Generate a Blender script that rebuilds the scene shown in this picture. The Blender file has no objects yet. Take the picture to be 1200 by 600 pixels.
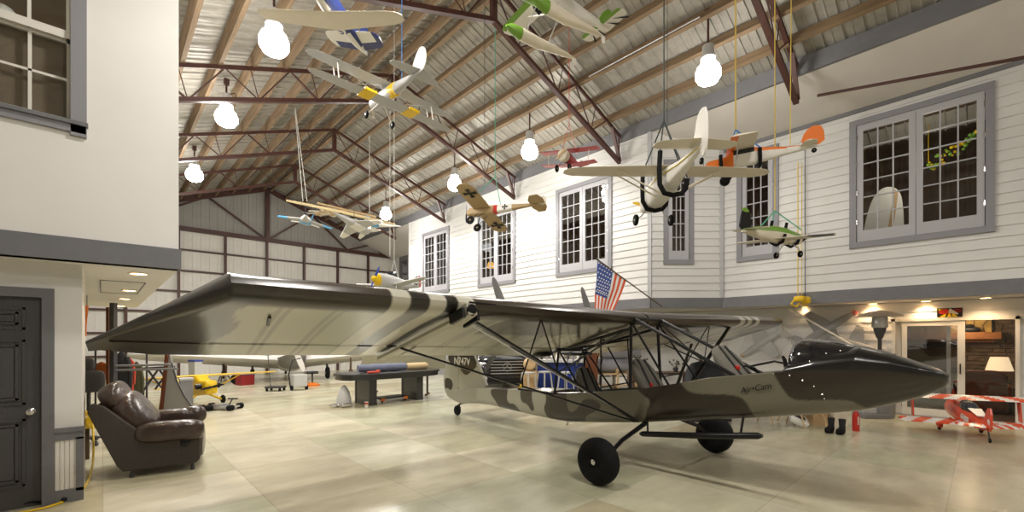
import bpy, bmesh, math, random
from mathutils import Vector, Matrix, Quaternion, noise
rnd = random.Random(7)
V = Vector
COL = bpy.context.scene.collection
PI = math.pi
F_PX, EYE = 514.0, 1.63
FWD, RGT, UP = V((.6825, .7309, 0)), V((.7309, -.6825, 0)), V((0, 0, 1))

def at(px, py, **k):
    """world point seen at pixel px,py on a given real plane (X=, Y=, Z=) or at depth d="""
    r = FWD + RGT * ((px - 600) / F_PX) + UP * ((397 - py) / F_PX)
    if 'X' in k: d = k['X'] / r.x
    elif 'Y' in k: d = k['Y'] / r.y
    elif 'Z' in k: d = (k['Z'] - EYE) / r.z
    else: d = k['d']
    return V((r.x * d, r.y * d, EYE + r.z * d))

# ---------------------------------------------------------------- materials
MATS = {}
def mat(name, col, rough=.6, metal=0, var=0, vscale=6, bump=0, bscale=40, coat=0, emis=0, alpha=1, trans=0, spec=.5, stretch=None):
    if name in MATS: return MATS[name]
    m = bpy.data.materials.new(name); m.use_nodes = True
    nt = m.node_tree; b = nt.nodes['Principled BSDF']
    c = (*col, 1)
    b.inputs['Base Color'].default_value = c
    b.inputs['Roughness'].default_value = rough
    b.inputs['Metallic'].default_value = metal
    b.inputs['Coat Weight'].default_value = coat
    b.inputs['Coat Roughness'].default_value = .08
    b.inputs['Specular IOR Level'].default_value = spec
    if trans: b.inputs['Transmission Weight'].default_value = trans
    if alpha < 1: b.inputs['Alpha'].default_value = alpha
    if emis:
        b.inputs['Emission Color'].default_value = c
        b.inputs['Emission Strength'].default_value = emis
    tc = nt.nodes.new('ShaderNodeTexCoord'); vec = tc.outputs['Object']
    if stretch:
        mp = nt.nodes.new('ShaderNodeMapping'); mp.inputs['Scale'].default_value = stretch
        nt.links.new(vec, mp.inputs['Vector']); vec = mp.outputs['Vector']
    if var:
        n = nt.nodes.new('ShaderNodeTexNoise'); n.inputs['Scale'].default_value = vscale; n.inputs['Detail'].default_value = 5
        nt.links.new(vec, n.inputs['Vector'])
        r = nt.nodes.new('ShaderNodeMapRange')
        r.inputs['From Min'].default_value = .3; r.inputs['From Max'].default_value = .7
        r.inputs['To Min'].default_value = 1 - var; r.inputs['To Max'].default_value = 1 + var
        nt.links.new(n.outputs['Fac'], r.inputs['Value'])
        vm = nt.nodes.new('ShaderNodeVectorMath'); vm.operation = 'SCALE'
        vm.inputs[0].default_value = col
        nt.links.new(r.outputs['Result'], vm.inputs['Scale'])
        nt.links.new(vm.outputs['Vector'], b.inputs['Base Color'])
    if bump:
        n2 = nt.nodes.new('ShaderNodeTexNoise'); n2.inputs['Scale'].default_value = bscale; n2.inputs['Detail'].default_value = 3
        nt.links.new(vec, n2.inputs['Vector'])
        bp = nt.nodes.new('ShaderNodeBump'); bp.inputs['Strength'].default_value = bump; bp.inputs['Distance'].default_value = .02
        nt.links.new(n2.outputs['Fac'], bp.inputs['Height']); nt.links.new(bp.outputs['Normal'], b.inputs['Normal'])
    MATS[name] = m
    return m

def mat_attr(name, rough=.35, coat=0, bump=0, bscale=8):
    m = mat(name, (.5, .5, .5), rough, coat=coat, bump=bump, bscale=bscale)
    nt = m.node_tree; a = nt.nodes.new('ShaderNodeVertexColor'); a.layer_name = 'paint'
    nt.links.new(a.outputs['Color'], nt.nodes['Principled BSDF'].inputs['Base Color'])
    return m

def glass(name, tint=(1, 1, 1), refl=.12, rough=.02):
    """thin pane: mostly clear, with a mirror film"""
    m = bpy.data.materials.new(name); m.use_nodes = True; nt = m.node_tree; nt.nodes.clear()
    o = nt.nodes.new('ShaderNodeOutputMaterial'); t = nt.nodes.new('ShaderNodeBsdfTransparent'); g = nt.nodes.new('ShaderNodeBsdfGlossy')
    t.inputs['Color'].default_value = (*tint, 1); g.inputs['Roughness'].default_value = rough
    x = nt.nodes.new('ShaderNodeMixShader'); x.inputs[0].default_value = refl
    nt.links.new(t.outputs[0], x.inputs[1]); nt.links.new(g.outputs[0], x.inputs[2]); nt.links.new(x.outputs[0], o.inputs['Surface'])
    MATS[name] = m
    return m

def mat_floor():
    m = bpy.data.materials.new('floor_tiles'); m.use_nodes = True; nt = m.node_tree; b = nt.nodes['Principled BSDF']
    N, L = nt.nodes.new, nt.links.new
    tc = N('ShaderNodeTexCoord')
    sc = N('ShaderNodeVectorMath'); sc.operation = 'SCALE'; sc.inputs['Scale'].default_value = 1 / 1.22
    L(tc.outputs['Object'], sc.inputs[0])
    fl = N('ShaderNodeVectorMath'); fl.operation = 'FLOOR'; L(sc.outputs[0], fl.inputs[0])
    wn = N('ShaderNodeTexWhiteNoise'); wn.noise_dimensions = '2D'; L(fl.outputs[0], wn.inputs['Vector'])
    r = N('ShaderNodeValToRGB'); e = r.color_ramp.elements
    e[0].position = 0; e[0].color = (.49, .43, .28, 1); e[1].position = 1; e[1].color = (.68, .63, .46, 1)
    for p, c in ((.35, (.55, .54, .38)), (.6, (.66, .61, .46)), (.8, (.54, .49, .35))):
        q = e.new(p); q.color = (*c, 1)
    L(wn.outputs['Value'], r.inputs[0])
    # stains and scuffs, stretched along the hall
    mp = N('ShaderNodeMapping'); mp.inputs['Scale'].default_value = (.55, 1.1, 1); L(tc.outputs['Object'], mp.inputs[0])
    n = N('ShaderNodeTexNoise'); n.inputs['Scale'].default_value = 1.6; n.inputs['Detail'].default_value = 7; n.inputs['Roughness'].default_value = .62
    L(mp.outputs[0], n.inputs['Vector'])
    mr = N('ShaderNodeMapRange'); mr.inputs['From Min'].default_value = .3; mr.inputs['From Max'].default_value = .7
    mr.inputs['To Min'].default_value = .78; mr.inputs['To Max'].default_value = 1.14; L(n.outputs['Fac'], mr.inputs['Value'])
    mu = N('ShaderNodeVectorMath'); mu.operation = 'SCALE'; L(r.outputs[0], mu.inputs[0]); L(mr.outputs[0], mu.inputs['Scale'])
    # joint lines
    fr = N('ShaderNodeVectorMath'); fr.operation = 'FRACTION'; L(sc.outputs[0], fr.inputs[0])
    sp = N('ShaderNodeSeparateXYZ'); L(fr.outputs[0], sp.inputs[0])
    prev = None
    for ax in ('X', 'Y'):
        q = N('ShaderNodeMath'); q.operation = 'LESS_THAN'; q.inputs[1].default_value = .006; L(sp.outputs[ax], q.inputs[0])
        if prev:
            mx = N('ShaderNodeMath'); mx.operation = 'MAXIMUM'; L(prev.outputs[0], mx.inputs[0]); L(q.outputs[0], mx.inputs[1]); prev = mx
        else: prev = q
    mix = N('ShaderNodeMix'); mix.data_type = 'RGBA'; fm = N('ShaderNodeMath'); fm.operation = 'MULTIPLY'; fm.inputs[1].default_value = .45
    L(prev.outputs[0], fm.inputs[0]); L(fm.outputs[0], mix.inputs['Factor']); L(mu.outputs[0], mix.inputs['A']); mix.inputs['B'].default_value = (.25, .22, .16, 1)
    L(mix.outputs['Result'], b.inputs['Base Color'])
    rr = N('ShaderNodeMapRange'); rr.inputs['To Min'].default_value = .12; rr.inputs['To Max'].default_value = .34; L(n.outputs['Fac'], rr.inputs['Value'])
    L(rr.outputs[0], b.inputs['Roughness'])
    return m

# ---------------------------------------------------------------- mesh builder
class MB:
    def __init__(s): s.v, s.f, s.m, s.col = [], [], [], None
    def add(s, vs, fs, mi=0):
        o = len(s.v); s.v += [V(p) for p in vs]; s.f += [[i + o for i in f] for f in fs]; s.m += [mi] * len(fs); return s
    def hexa(s, b, t, mi=0):          # two matching quads
        return s.add(list(b) + list(t), [(3, 2, 1, 0), (4, 5, 6, 7), (0, 1, 5, 4), (1, 2, 6, 5), (2, 3, 7, 6), (3, 0, 4, 7)], mi)
    def box(s, a, b, mi=0):           # opposite corners
        x0, x1 = sorted((a[0], b[0])); y0, y1 = sorted((a[1], b[1])); z0, z1 = sorted((a[2], b[2]))
        return s.hexa([(x0, y0, z0), (x1, y0, z0), (x1, y1, z0), (x0, y1, z0)], [(x0, y0, z1), (x1, y0, z1), (x1, y1, z1), (x0, y1, z1)], mi)
    def beam(s, p, q, w, h, up=(0, 0, 1), mi=0):
        p, q = V(p), V(q); d = (q - p).normalized(); u = V(up); sd = d.cross(u)
        if sd.length < 1e-4: sd = d.cross(V((1, 0, 0)))
        sd.normalize(); u = sd.cross(d).normalized(); a, b = sd * w / 2, u * h / 2
        return s.hexa([p - a - b, p + a - b, p + a + b, p - a + b], [q - a - b, q + a - b, q + a + b, q - a + b], mi)
    def path(s, pts, r, n=8, mi=0, cap=True, flat=1.0, up=(0, 0, 1)):
        pts = [V(p) for p in pts]; rs = r if isinstance(r, (list, tuple)) else [r] * len(pts); rings = []
        U = None
        for i, p in enumerate(pts):
            d = (pts[min(i + 1, len(pts) - 1)] - pts[max(i - 1, 0)]).normalized()
            if U is None:
                U = V(up) - d * V(up).dot(d)
                if U.length < 1e-3: U = V((1, 0, 0)) - d * d.x
            else: U = U - d * U.dot(d)
            U.normalize(); W = d.cross(U)
            rings.append([p + (U * math.cos(2 * PI * k / n) * flat + W * math.sin(2 * PI * k / n)) * rs[i] for k in range(n)])
        return s.loft(rings, cap, mi)
    def tube(s, p, q, r, r2=None, n=8, mi=0): return s.path([p, q], [r, r if r2 is None else r2], n, mi)
    def loft(s, rings, cap=True, mi=0, closed=True):
        n = len(rings[0]); vs = [p for r in rings for p in r]; fs = []
        for i in range(len(rings) - 1):
            for k in range(n if closed else n - 1):
                a, b = i * n + k, i * n + (k + 1) % n
                fs.append((a, b, b + n, a + n))
        if cap: fs += [tuple(reversed(range(n))), tuple(range((len(rings) - 1) * n, len(rings) * n))]
        return s.add(vs, fs, mi)
    def prism(s, poly, off, mi=0):    # planar outline extruded by a vector
        n = len(poly); off = V(off); a = [V(p) for p in poly]; b = [p + off for p in a]
        fs = [tuple(reversed(range(n))), tuple(range(n, 2 * n))] + [(k, (k + 1) % n, n + (k + 1) % n, n + k) for k in range(n)]
        return s.add(a + b, fs, mi)
    def lathe(s, prof, c=(0, 0, 0), ax=(0, 0, 1), n=20, mi=0, cap=True):   # prof (r, h)
        ax = V(ax).normalized(); U = ax.orthogonal().normalized(); W = ax.cross(U); c = V(c)
        return s.loft([[c + ax * h + (U * math.cos(2 * PI * k / n) + W * math.sin(2 * PI * k / n)) * max(r, 1e-4) for k in range(n)] for r, h in prof], cap, mi)
    def ball(s, c, r, n=14, m=9, mi=0, R=None):
        c = V(c); r = V(r) if isinstance(r, (tuple, list)) else V((r, r, r)); R = R or Matrix.Identity(3); rings = []
        for i in range(m + 1):
            t = PI * i / m; t = min(max(t, .02), PI - .02)
            rings.append([c + R @ V((r.x * math.sin(t) * math.cos(2 * PI * k / n), r.y * math.sin(t) * math.sin(2 * PI * k / n), -r.z * math.cos(t))) for k in range(n)])
        return s.loft(rings, True, mi)
    def pillow(s, c, sz, R=None, e=.45, n=20, m=12, mi=0):   # soft rounded box (superellipsoid)
        c = V(c); R = R or Matrix.Identity(3); rings = []
        f = lambda x: math.copysign(abs(x) ** e, x)
        for i in range(m + 1):
            t = -PI / 2 + PI * i / m; t = max(min(t, PI / 2 - .03), -PI / 2 + .03)
            rings.append([c + R @ V((sz[0] / 2 * f(math.cos(t)) * f(math.cos(2 * PI * k / n)), sz[1] / 2 * f(math.cos(t)) * f(math.sin(2 * PI * k / n)), sz[2] / 2 * f(math.sin(t)))) for k in range(n)])
        return s.loft(rings, True, mi)
    def xf(s, M):
        s.v = [M @ p for p in s.v]; return s
    def build(s, name, mats, parent=None, smooth=False, world=True, bevel=0):
        me = bpy.data.meshes.new(name)
        vs = s.v; org = V((0, 0, 0))
        if parent is not None:
            if world:
                Mi = ORG[parent.name].inverted(); vs = [Mi @ p for p in vs]
        else:
            lo = [min(p[i] for p in vs) for i in range(3)]; hi = [max(p[i] for p in vs) for i in range(3)]
            org = V(((lo[0] + hi[0]) / 2, (lo[1] + hi[1]) / 2, lo[2])); vs = [p - org for p in vs]
        me.from_pydata([tuple(p) for p in vs], [], s.f)
        ms = mats if isinstance(mats, (list, tuple)) else [mats]
        for m in ms: me.materials.append(MATS[m] if isinstance(m, str) else m)
        for p, i in zip(me.polygons, s.m): p.material_index = i
        bm = bmesh.new(); bm.from_mesh(me); bmesh.ops.recalc_face_normals(bm, faces=bm.faces); bm.to_mesh(me); bm.free()
        if s.col:
            a = me.color_attributes.new('paint', 'FLOAT_COLOR', 'POINT')
            for i, c in enumerate(s.col): a.data[i].color = (*c, 1)
        if smooth: me.shade_smooth(); me.set_sharp_from_angle(angle=math.radians(40 if smooth is True else smooth))
        o = bpy.data.objects.new(name, me); COL.objects.link(o); o.location = org
        if parent is not None: o.parent = parent; ORG[o.name] = ORG[parent.name]
        else: ORG[o.name] = Matrix.Translation(org)
        if bevel:
            md = o.modifiers.new('bevel', 'BEVEL'); md.width = bevel; md.segments = 2; md.limit_method = 'ANGLE'
        return o
ORG = {}
def tag(o, label=None, cat=None, group=None, kind=None):
    if label: o['label'] = label
    if cat: o['category'] = cat
    if group: o['group'] = group
    if kind: o['kind'] = kind
    return o
def thing(name, label, cat, loc=(0, 0, 0), group=None, M=None):
    o = bpy.data.objects.new(name, None); COL.objects.link(o); o.empty_display_size = .1
    M = M or Matrix.Translation(V(loc)); o.matrix_world = M; ORG[o.name] = M.copy()
    return tag(o, label, cat, group)
def struct(o): o['kind'] = 'structure'; return o
def dup(root, M, label=None, group=None):
    r = root.copy(); COL.objects.link(r); r.matrix_world = M; ORG[r.name] = M.copy()
    if label: r['label'] = label
    if group: r['group'] = group
    def rec(a, b):
        for ch in list(a.children):
            if ch.name in made: continue
            c = ch.copy(); COL.objects.link(c); c.parent = b; made.add(c.name); rec(ch, c)
    made = {r.name}; rec(root, r); return r
def text_mesh(s, size, mtx, name, m, parent, depth=.002, shear=0, bold=False):
    cu = bpy.data.curves.new(name, 'FONT'); cu.body = s; cu.size = size; cu.extrude = depth; cu.shear = shear; cu.align_x = 'CENTER'; cu.align_y = 'CENTER'
    if bold: cu.offset = size * .02
    t = bpy.data.objects.new(name, cu); COL.objects.link(t)
    dg = bpy.context.evaluated_depsgraph_get(); me = bpy.data.meshes.new_from_object(t.evaluated_get(dg))
    bpy.data.objects.remove(t); b = MB(); b.add([mtx @ v.co for v in me.vertices], [tuple(p.vertices) for p in me.polygons])
    bpy.data.meshes.remove(me)
    return b.build(name, m, parent)
def frame(o, x, y):                       # matrix from origin and two axes
    x = V(x).normalized(); z = x.cross(V(y)).normalized(); y = z.cross(x)
    return Matrix(((x.x, y.x, z.x, o[0]), (x.y, y.y, z.y, o[1]), (x.z, y.z, z.z, o[2]), (0, 0, 0, 1)))

ghost = glass('window_glass', (.92, .93, .93), .03)
glass('door_glass', (.8, .82, .85), .22, .03)
mat('white_paint', (.78, .76, .73), .55, var=.02, vscale=2)
mat('drywall', (.62, .59, .55), .8, var=.05, vscale=1.2)
mat('siding_white', (.68, .675, .66), .5, var=.02, vscale=3)
mat('trim_grey', (.165, .165, .175), .55, var=.06, vscale=8)
mat('trim_dark', (.155, .155, .165), .5, var=.06, vscale=8)
mat('corner_trim', (.42, .42, .44), .5)
mat('window_frame_grey', (.25, .25, .27), .5)
mat('sash_white', (.42, .42, .445), .5)
mat('cream_vinyl', (.75, .72, .66), .4)
mat('door_charcoal', (.060, .058, .060), .4, bump=.15, bscale=20, stretch=(6, 6, .6))
mat('steel_red', (.070, .026, .019), .45, var=.18, vscale=5)
mat('timber', (.215, .145, .082), .75, var=.28, vscale=3, stretch=(8, .5, 8))
mat('roof_panel', (.40, .38, .335), .5, metal=.12, var=.10, vscale=7)
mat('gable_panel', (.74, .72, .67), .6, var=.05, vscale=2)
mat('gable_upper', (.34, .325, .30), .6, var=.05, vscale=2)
mat('dark_wood', (.10, .062, .038), .7, var=.4, vscale=3, stretch=(6, 6, .5))
mat('black_metal', (.008, .008, .009), .35, spec=.3)
mat('chrome', (.75, .75, .76), .18, metal=1)
mat('aluminium', (.55, .55, .56), .35, metal=.9)
mat('rubber', (.009, .009, .010), .85, spec=.2, bump=.3, bscale=60)
mat('white_model', (.80, .78, .73), .4)
mat('cream_model', (.72, .66, .54), .45, var=.03)
mat('plywood', (.55, .38, .20), .6, var=.15)
mat('red_gloss', (.55, .03, .02), .3)
mat('yellow_gloss', (.80, .52, .01), .3)
mat('orange_gloss', (.85, .20, .02), .35)
mat('green_gloss', (.16, .33, .03), .35)
mat('blue_gloss', (.02, .05, .28), .35)
mat('sky_blue', (.10, .40, .72), .45)
mat('lamp_glow', (1, .96, .90), .5, emis=26)
mat('warm_glow', (1, .62, .26), .5, emis=14)
mat('shade_glow', (1, .74, .45), .6, emis=.9)
mat('light_grey', (.50, .50, .49), .5)
mat('mid_grey', (.22, .22, .225), .55)
mat('dark_grey', (.05, .05, .055), .5)
mat_attr('painted_fabric', .28, coat=.35, bump=.06, bscale=5)
mat_attr('painted_gloss', .22, coat=.6)

# ---------------------------------------------------------------- hangar shell
XR, ZR, PITCH = 5.62, 8.81, .36
roofz = lambda x: ZR - PITCH * abs(x - XR)
YB = 22.9; YF = -8.0; XL, XE = -5.0, 13.2
fl = MB().box((XL, YF, -.1), (XE + 4, YB + .2, 0)).build('floor', mat_floor()); struct(fl)

def roof(x0, x1):
    b = MB(); y = YF
    prof = []
    while y < YB + .1:                       # trapezoid ribbed sheet, ribs run down the slope
        prof += [(y, 0), (y + .125, 0), (y + .135, .012), (y + .150, .012), (y + .160, 0), (y + .275, 0), (y + .283, .035), (y + .297, .035), (y + .305, 0)]; y += .305
    for k in range(len(prof) - 1):
        (ya, da), (yb, db) = prof[k], prof[k + 1]
        b.add([(x0, ya, roofz(x0) - da + .035), (x1, ya, roofz(x1) - da + .035), (x1, yb, roofz(x1) - db + .035), (x0, yb, roofz(x0) - db + .035)], [(0, 1, 2, 3)])
    return struct(b.build('ceiling', 'roof_panel'))
roof(XL, XR); roof(XR, XE)
# purlins
ords = ['first', 'second', 'third', 'fourth', 'fifth', 'sixth', 'seventh', 'eighth', 'ninth', 'tenth', 'eleventh', 'twelfth', 'thirteenth', 'fourteenth', 'fifteenth', 'sixteenth', 'seventeenth']
for side, n in ((-1, 8), (1, 8)):
    for k in range(n):
        x = XR + side * (.18 + .62 * k)
        z = roofz(x) - .13
        if side > 0 and x > 10.2: continue
        o = MB().beam((x, YF, z), (x, YB, z), .085, .19, up=(side * PITCH, 0, 1)).build('roof_purlin', 'timber')
        tag(o, 'timber roof purlin, %s below the ridge on the %s side' % (ords[k], 'white clapboard wall' if side > 0 else 'cream wall'), 'beam', 'timber roof purlins')
# trusses
def truss(Y, label):
    t = thing('roof_truss', label, 'roof truss', (XR, Y, roofz(XR) - .9)); TD = .66
    zt = lambda x: roofz(x) - .26
    zb = lambda x: zt(x) - TD
    xl, xr = -2.2, 10.02
    for side, xe in ((-1, xl), (1, xr)):
        for nm, zz, dy in (('top_chord', zt, 0), ('bottom_chord', zb, 0)):
            b = MB()
            b.beam((XR, Y - .04, zz(XR)), (xe, Y - .04, zz(xe)), .012, .085); b.beam((XR, Y, zz(XR) + (.04 if nm == 'top_chord' else -.04)), (xe, Y, zz(xe) + (.04 if nm == 'top_chord' else -.04)), .1, .012)
            b.build(nm, 'steel_red', t)
        k = 0; x = XR + side * .06; pw = .62
        while abs(x + side * pw * 2 - XR) < abs(xe - XR):
            x1, x2 = x + side * pw, x + side * 2 * pw
            MB().tube((x, Y, zt(x)), (x1, Y, zb(x1)), .016, n=6).tube((x1, Y, zb(x1)), (x2, Y, zt(x2)), .028 if k % 2 else .016, n=6).build('web_bar', 'steel_red', t)
            MB().tube((x1, Y, zb(x1)), (x1 + side * .16, Y, zt(x1 + side * .16)), .011, n=5).build('web_bar', 'steel_red', t)
            x = x2; k += 1
    MB().beam((XR, Y, zt(XR)), (XR, Y, zb(XR)), .11, .11, up=(0, 1, 0)).build('king_post', 'steel_red', t)
    MB().beam((9.98, Y - .03, zb(9.98)), (9.62, Y - .03, zt(9.62)), .06, .08, up=(0, 1, 0)).tube((9.98, Y, zb(9.98)), (10.0, Y, zt(10.0)), .018).tube((9.98, Y + .04, zb(9.98)), (10.0, Y + .1, zt(10.0)), .014).build('end_bracket', 'steel_red', t)
truss(2.5, 'dark red steel roof truss hung with yellow cord, ending beside the orange tail fin')
truss(6.55, 'dark red steel roof truss ending above the long white wing of the hanging model')
truss(10.6, 'dark red steel roof truss ending right above the tan cross-marked model')
truss(14.65, 'dark red steel roof truss ending above the window farthest but one down the clapboard wall')
truss(18.7, 'dark red steel roof truss nearest the far gable, above the hanging jets')

# gable wall (far)
b = MB(); x = XL
while x < XE:
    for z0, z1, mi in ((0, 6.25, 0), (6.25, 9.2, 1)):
        zt0, zt1 = min(z1, roofz(x)), min(z1, roofz(min(x + .3, XE)))
        b.hexa([(x, YB, z0), (x + .3, YB, z0), (x + .3, YB + .05, z0), (x, YB + .05, z0)], [(x, YB, zt0), (x + .3, YB, zt1), (x + .3, YB + .05, zt1), (x, YB + .05, zt0)], mi)
        b.box((x, YB - .022, z0), (x + .03, YB, min(zt0, zt1)), mi); b.box((x + .15, YB - .008, z0), (x + .165, YB, min(zt0, zt1)), mi)
    x += .3
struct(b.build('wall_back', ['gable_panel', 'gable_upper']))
g = thing('gable_frame', 'red-brown steel frame of posts, girts and diagonals on the far gable wall', 'wall frame', (XR, YB - .1, 0))
yg = YB - .10
MB().beam((XL, yg - .06, 6.25), (XE, yg - .06, 6.25), .12, .16).box((XL, yg - .16, 6.15), (XE, yg, 6.17)).build('bottom_chord', 'steel_red', g)
for s_, xe in ((-1, XL), (1, XE)): MB().beam((XR, yg - .05, roofz(XR) - .2), (xe, yg - .05, roofz(xe) - .2), .1, .2).build('rafter', 'steel_red', g)
for k in range(-5, 5):
    xp = XR + 1.65 * k
    MB().box((xp - .045, yg - .07, 0), (xp + .045, yg + .06, 6.2)).build('post', 'steel_red', g)
MB().beam((XR, yg - .06, 6.2), (XR, yg - .06, roofz(XR) - .2), .16, .16, up=(0, 1, 0)).build('king_post', 'steel_red', g)
for p, q in (((XR - .1, 6.3), (3.3, 7.75)), ((3.3, 7.75), (.9, 6.3)), ((XR + .1, 6.3), (7.6, 7.8)), ((7.6, 7.8), (9.4, 6.3)), ((.9, 6.3), (.6, 6.85)), ((9.4, 6.3), (10.7, 6.75)), ((10.7, 6.75), (11.4, 6.3))):
    MB().beam((p[0], yg - .06, p[1]), (q[0], yg - .06, q[1]), .07, .07, up=(0, 1, 0)).build('diagonal', 'steel_red', g)
for z in (.95, 1.85, 2.75, 3.62, 4.49, 5.37): MB().box((XL, yg, z - .035), (XE, yg + .075, z + .035)).build('girt', 'steel_red', g)

# ---- wall frames
class WF:
    def __init__(s, o, u, n): s.o, s.u, s.n = V(o), V(u).normalized(), V(n).normalized()
    def p(s, u, z, n=0): return s.o + s.u * u + s.n * n + UP * z
    def box(s, b, u0, u1, z0, z1, n0, n1, mi=0):
        return b.hexa([s.p(u0, z0, n0), s.p(u1, z0, n0), s.p(u1, z0, n1), s.p(u0, z0, n1)], [s.p(u0, z1, n0), s.p(u1, z1, n0), s.p(u1, z1, n1), s.p(u0, z1, n1)], mi)
def siding(name, W, u0, u1, z0, z1, holes, rh=.186, m='siding_white'):
    b = MB(); z = z0
    while z < z1 - .01:
        zt = min(z + rh, z1); segs = [(u0, u1)]; zm = (z + zt) / 2
        for (a, c, e, f) in holes:
            if e < zm < f:
                segs = [q for s_ in segs for q in ([(s_[0], min(a, s_[1]))] if s_[0] < a else []) + ([(max(c, s_[0]), s_[1])] if s_[1] > c else [])]
        for a, c in segs:
            b.hexa([W.p(a, z, .024), W.p(c, z, .024), W.p(c, z, -.05), W.p(a, z, -.05)], [W.p(a, zt, .004), W.p(c, zt, .004), W.p(c, zt, -.05), W.p(a, zt, -.05)])
        z += rh
    return struct(b.build(name, m))
wn_count = [1]
def window(W, u0, u1, z0, z1, cas, cols=3, rows=6, fm='window_frame_grey', sm='sash_white', hinges=True):
    """frame with a wide trim, casements with muntins, panes"""
    wn_count[0] += 1; nm = 'window_%d' % wn_count[0]
    t = bpy.data.objects.new(nm, None); COL.objects.link(t); M = Matrix.Translation(W.p((u0 + u1) / 2, z0)); t.matrix_world = M; ORG[t.name] = M; struct(t)
    tw = .115; b = MB()
    W.box(b, u0, u0 + tw, z0, z1, -.05, .05); W.box(b, u1 - tw, u1, z0, z1, -.05, .05)
    W.box(b, u0, u1, z0, z0 + tw, -.05, .055); W.box(b, u0, u1, z1 - tw, z1, -.05, .055); b.build('frame', fm, t)
    a, c = u0 + tw + .006, u1 - tw - .006; w = (c - a) / cas
    for k in range(cas):
        s0, s1 = a + w * k + .004, a + w * (k + 1) - .004; e0, e1 = z0 + tw + .006, z1 - tw - .006
        st, br = .095, .22; b = MB()
        W.box(b, s0, s0 + st, e0, e1, -.03, .03); W.box(b, s1 - st, s1, e0, e1, -.03, .03); W.box(b, s0 + st, s1 - st, e0, e0 + br, -.03, .03); W.box(b, s0 + st, s1 - st, e1 - .12, e1, -.03, .03)
        q = b.build('casement', sm, t)
        g0, g1, h0, h1 = s0 + st, s1 - st, e0 + br, e1 - .12; b = MB()
        for i in range(1, cols): x = g0 + (g1 - g0) * i / cols; W.box(b, x - .011, x + .011, h0, h1, -.012, .018)
        for i in range(1, rows): z = h0 + (h1 - h0) * i / rows; W.box(b, g0, g1, z - .011, z + .011, -.011, .017)
        b.build('muntins', sm, q)
        b = MB(); W.box(b, g0, g1, h0, h1, -.004, .004); b.build('pane', 'window_glass', q)
        if hinges:
            for z in (.15, .4, .65, .88):
                b = MB(); x = s0 - .004 if k == 0 else s1 + .004; W.box(b, x - .014, x + .014, e0 + (e1 - e0) * z, e0 + (e1 - e0) * z + .09, .03, .048); b.build('hinge', 'chrome', t)
    return (u0 + .06, u1 - .06, z0 + .05, z1 - .05)
Wfar = WF((10.1, 0, 0), (0, 1, 0), (-1, 0, 0)); Wnear = WF((11.4, 0, 0), (0, 1, 0), (-1, 0, 0))
CA, CB = V((10.1, 5.69, 0)), V((11.4, 4.45, 0))
Wfac = WF(CA, CB - CA, (-.69, -.72, 0)); FL = (CB - CA).length
ZW0, ZW1 = 3.5, 6.13
hA = window(Wnear, -.16, 1.88, ZW0, ZW1, 2); hB = window(Wnear, 3.19, 4.10, ZW0, ZW1, 1)
hC = window(Wfac, .31, 1.07, ZW0, ZW1, 1, hinges=False)
hD = window(Wfar, 6.83, 8.82, ZW0, ZW1, 2); hE = window(Wfar, 10.62, 12.62, ZW0, ZW1, 2); hF = window(Wfar, 14.45, 16.44, ZW0, ZW1, 2)
Wrec = WF((12.0, 0, 0), (0, 1, 0), (-1, 0, 0)); hG = window(Wrec, 20.9, 21.9, ZW0, ZW1, 1, sm='trim_grey', fm='trim_grey')
ZS, ZBAND = 2.4, 2.66
siding('wall_right', Wfar, 5.69, 17.57, ZBAND, 7.1, [hD, hE, hF])
siding('wall_right_bay', Wfac, 0, FL, ZBAND, 6.9, [hC])
siding('wall_right_near', Wnear, YF, 4.45, ZBAND, 6.34, [hA, hB])
siding('wall_right_recess', Wrec, 17.0, 22.8, ZBAND, 6.6, [hG])
b = MB(); Wfar.box(b, 5.69, 17.57, ZS, ZBAND, -.1, .03); struct(b.build('trim_1', 'trim_grey'))
b = MB(); Wfac.box(b, 0, FL, ZS, ZBAND, -.1, .03); struct(b.build('trim_2', 'trim_grey'))
b = MB(); Wnear.box(b, YF, 4.45, ZS, ZBAND, -.1, .03); struct(b.build('trim_3', 'trim_grey'))
b = MB(); b.box((10.06, 5.66, ZBAND), (10.17, 5.76, 6.95)); struct(b.build('trim_4', 'corner_trim'))
b = MB(); b.box((11.33, 4.40, ZBAND), (11.44, 4.50, 6.34)); struct(b.build('trim_5', 'corner_trim'))
b = MB(); b.box((10.07, 17.5, ZS), (10.6, 17.6, 7.0)); struct(b.build('trim_6', 'siding_white'))
b = MB(); b.box((10.1, 17.5, ZS), (12.0, 17.6, 6.9)); struct(b.build('wall_right_return', 'siding_white'))
# sloping drywall strip and eave beam
b = MB(); b.hexa([(10.12, YF, 6.84), (11.4, YF, 6.34), (11.4, 5.7, 6.34), (10.12, 5.7, 6.84)], [(10.12, YF, 6.88), (11.4, YF, 6.38), (11.4, 5.7, 6.38), (10.12, 5.7, 6.88)])
b.hexa([(10.12, 17.5, 6.84), (12.0, 17.5, 6.1), (12.0, YB, 6.1), (10.12, YB, 6.84)], [(10.12, 17.5, 6.88), (12.0, 17.5, 6.14), (12.0, YB, 6.14), (10.12, YB, 6.88)])
struct(b.build('ceiling', 'drywall'))
o = MB().box((10.05, YF, 6.84), (10.14, YB - .2, 7.17)).build('trim_7', 'trim_grey'); struct(o)
struct(MB().box((11.35, YF, 6.28), (11.42, 4.45, 6.37)).build('trim_8', 'trim_grey'))
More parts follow.
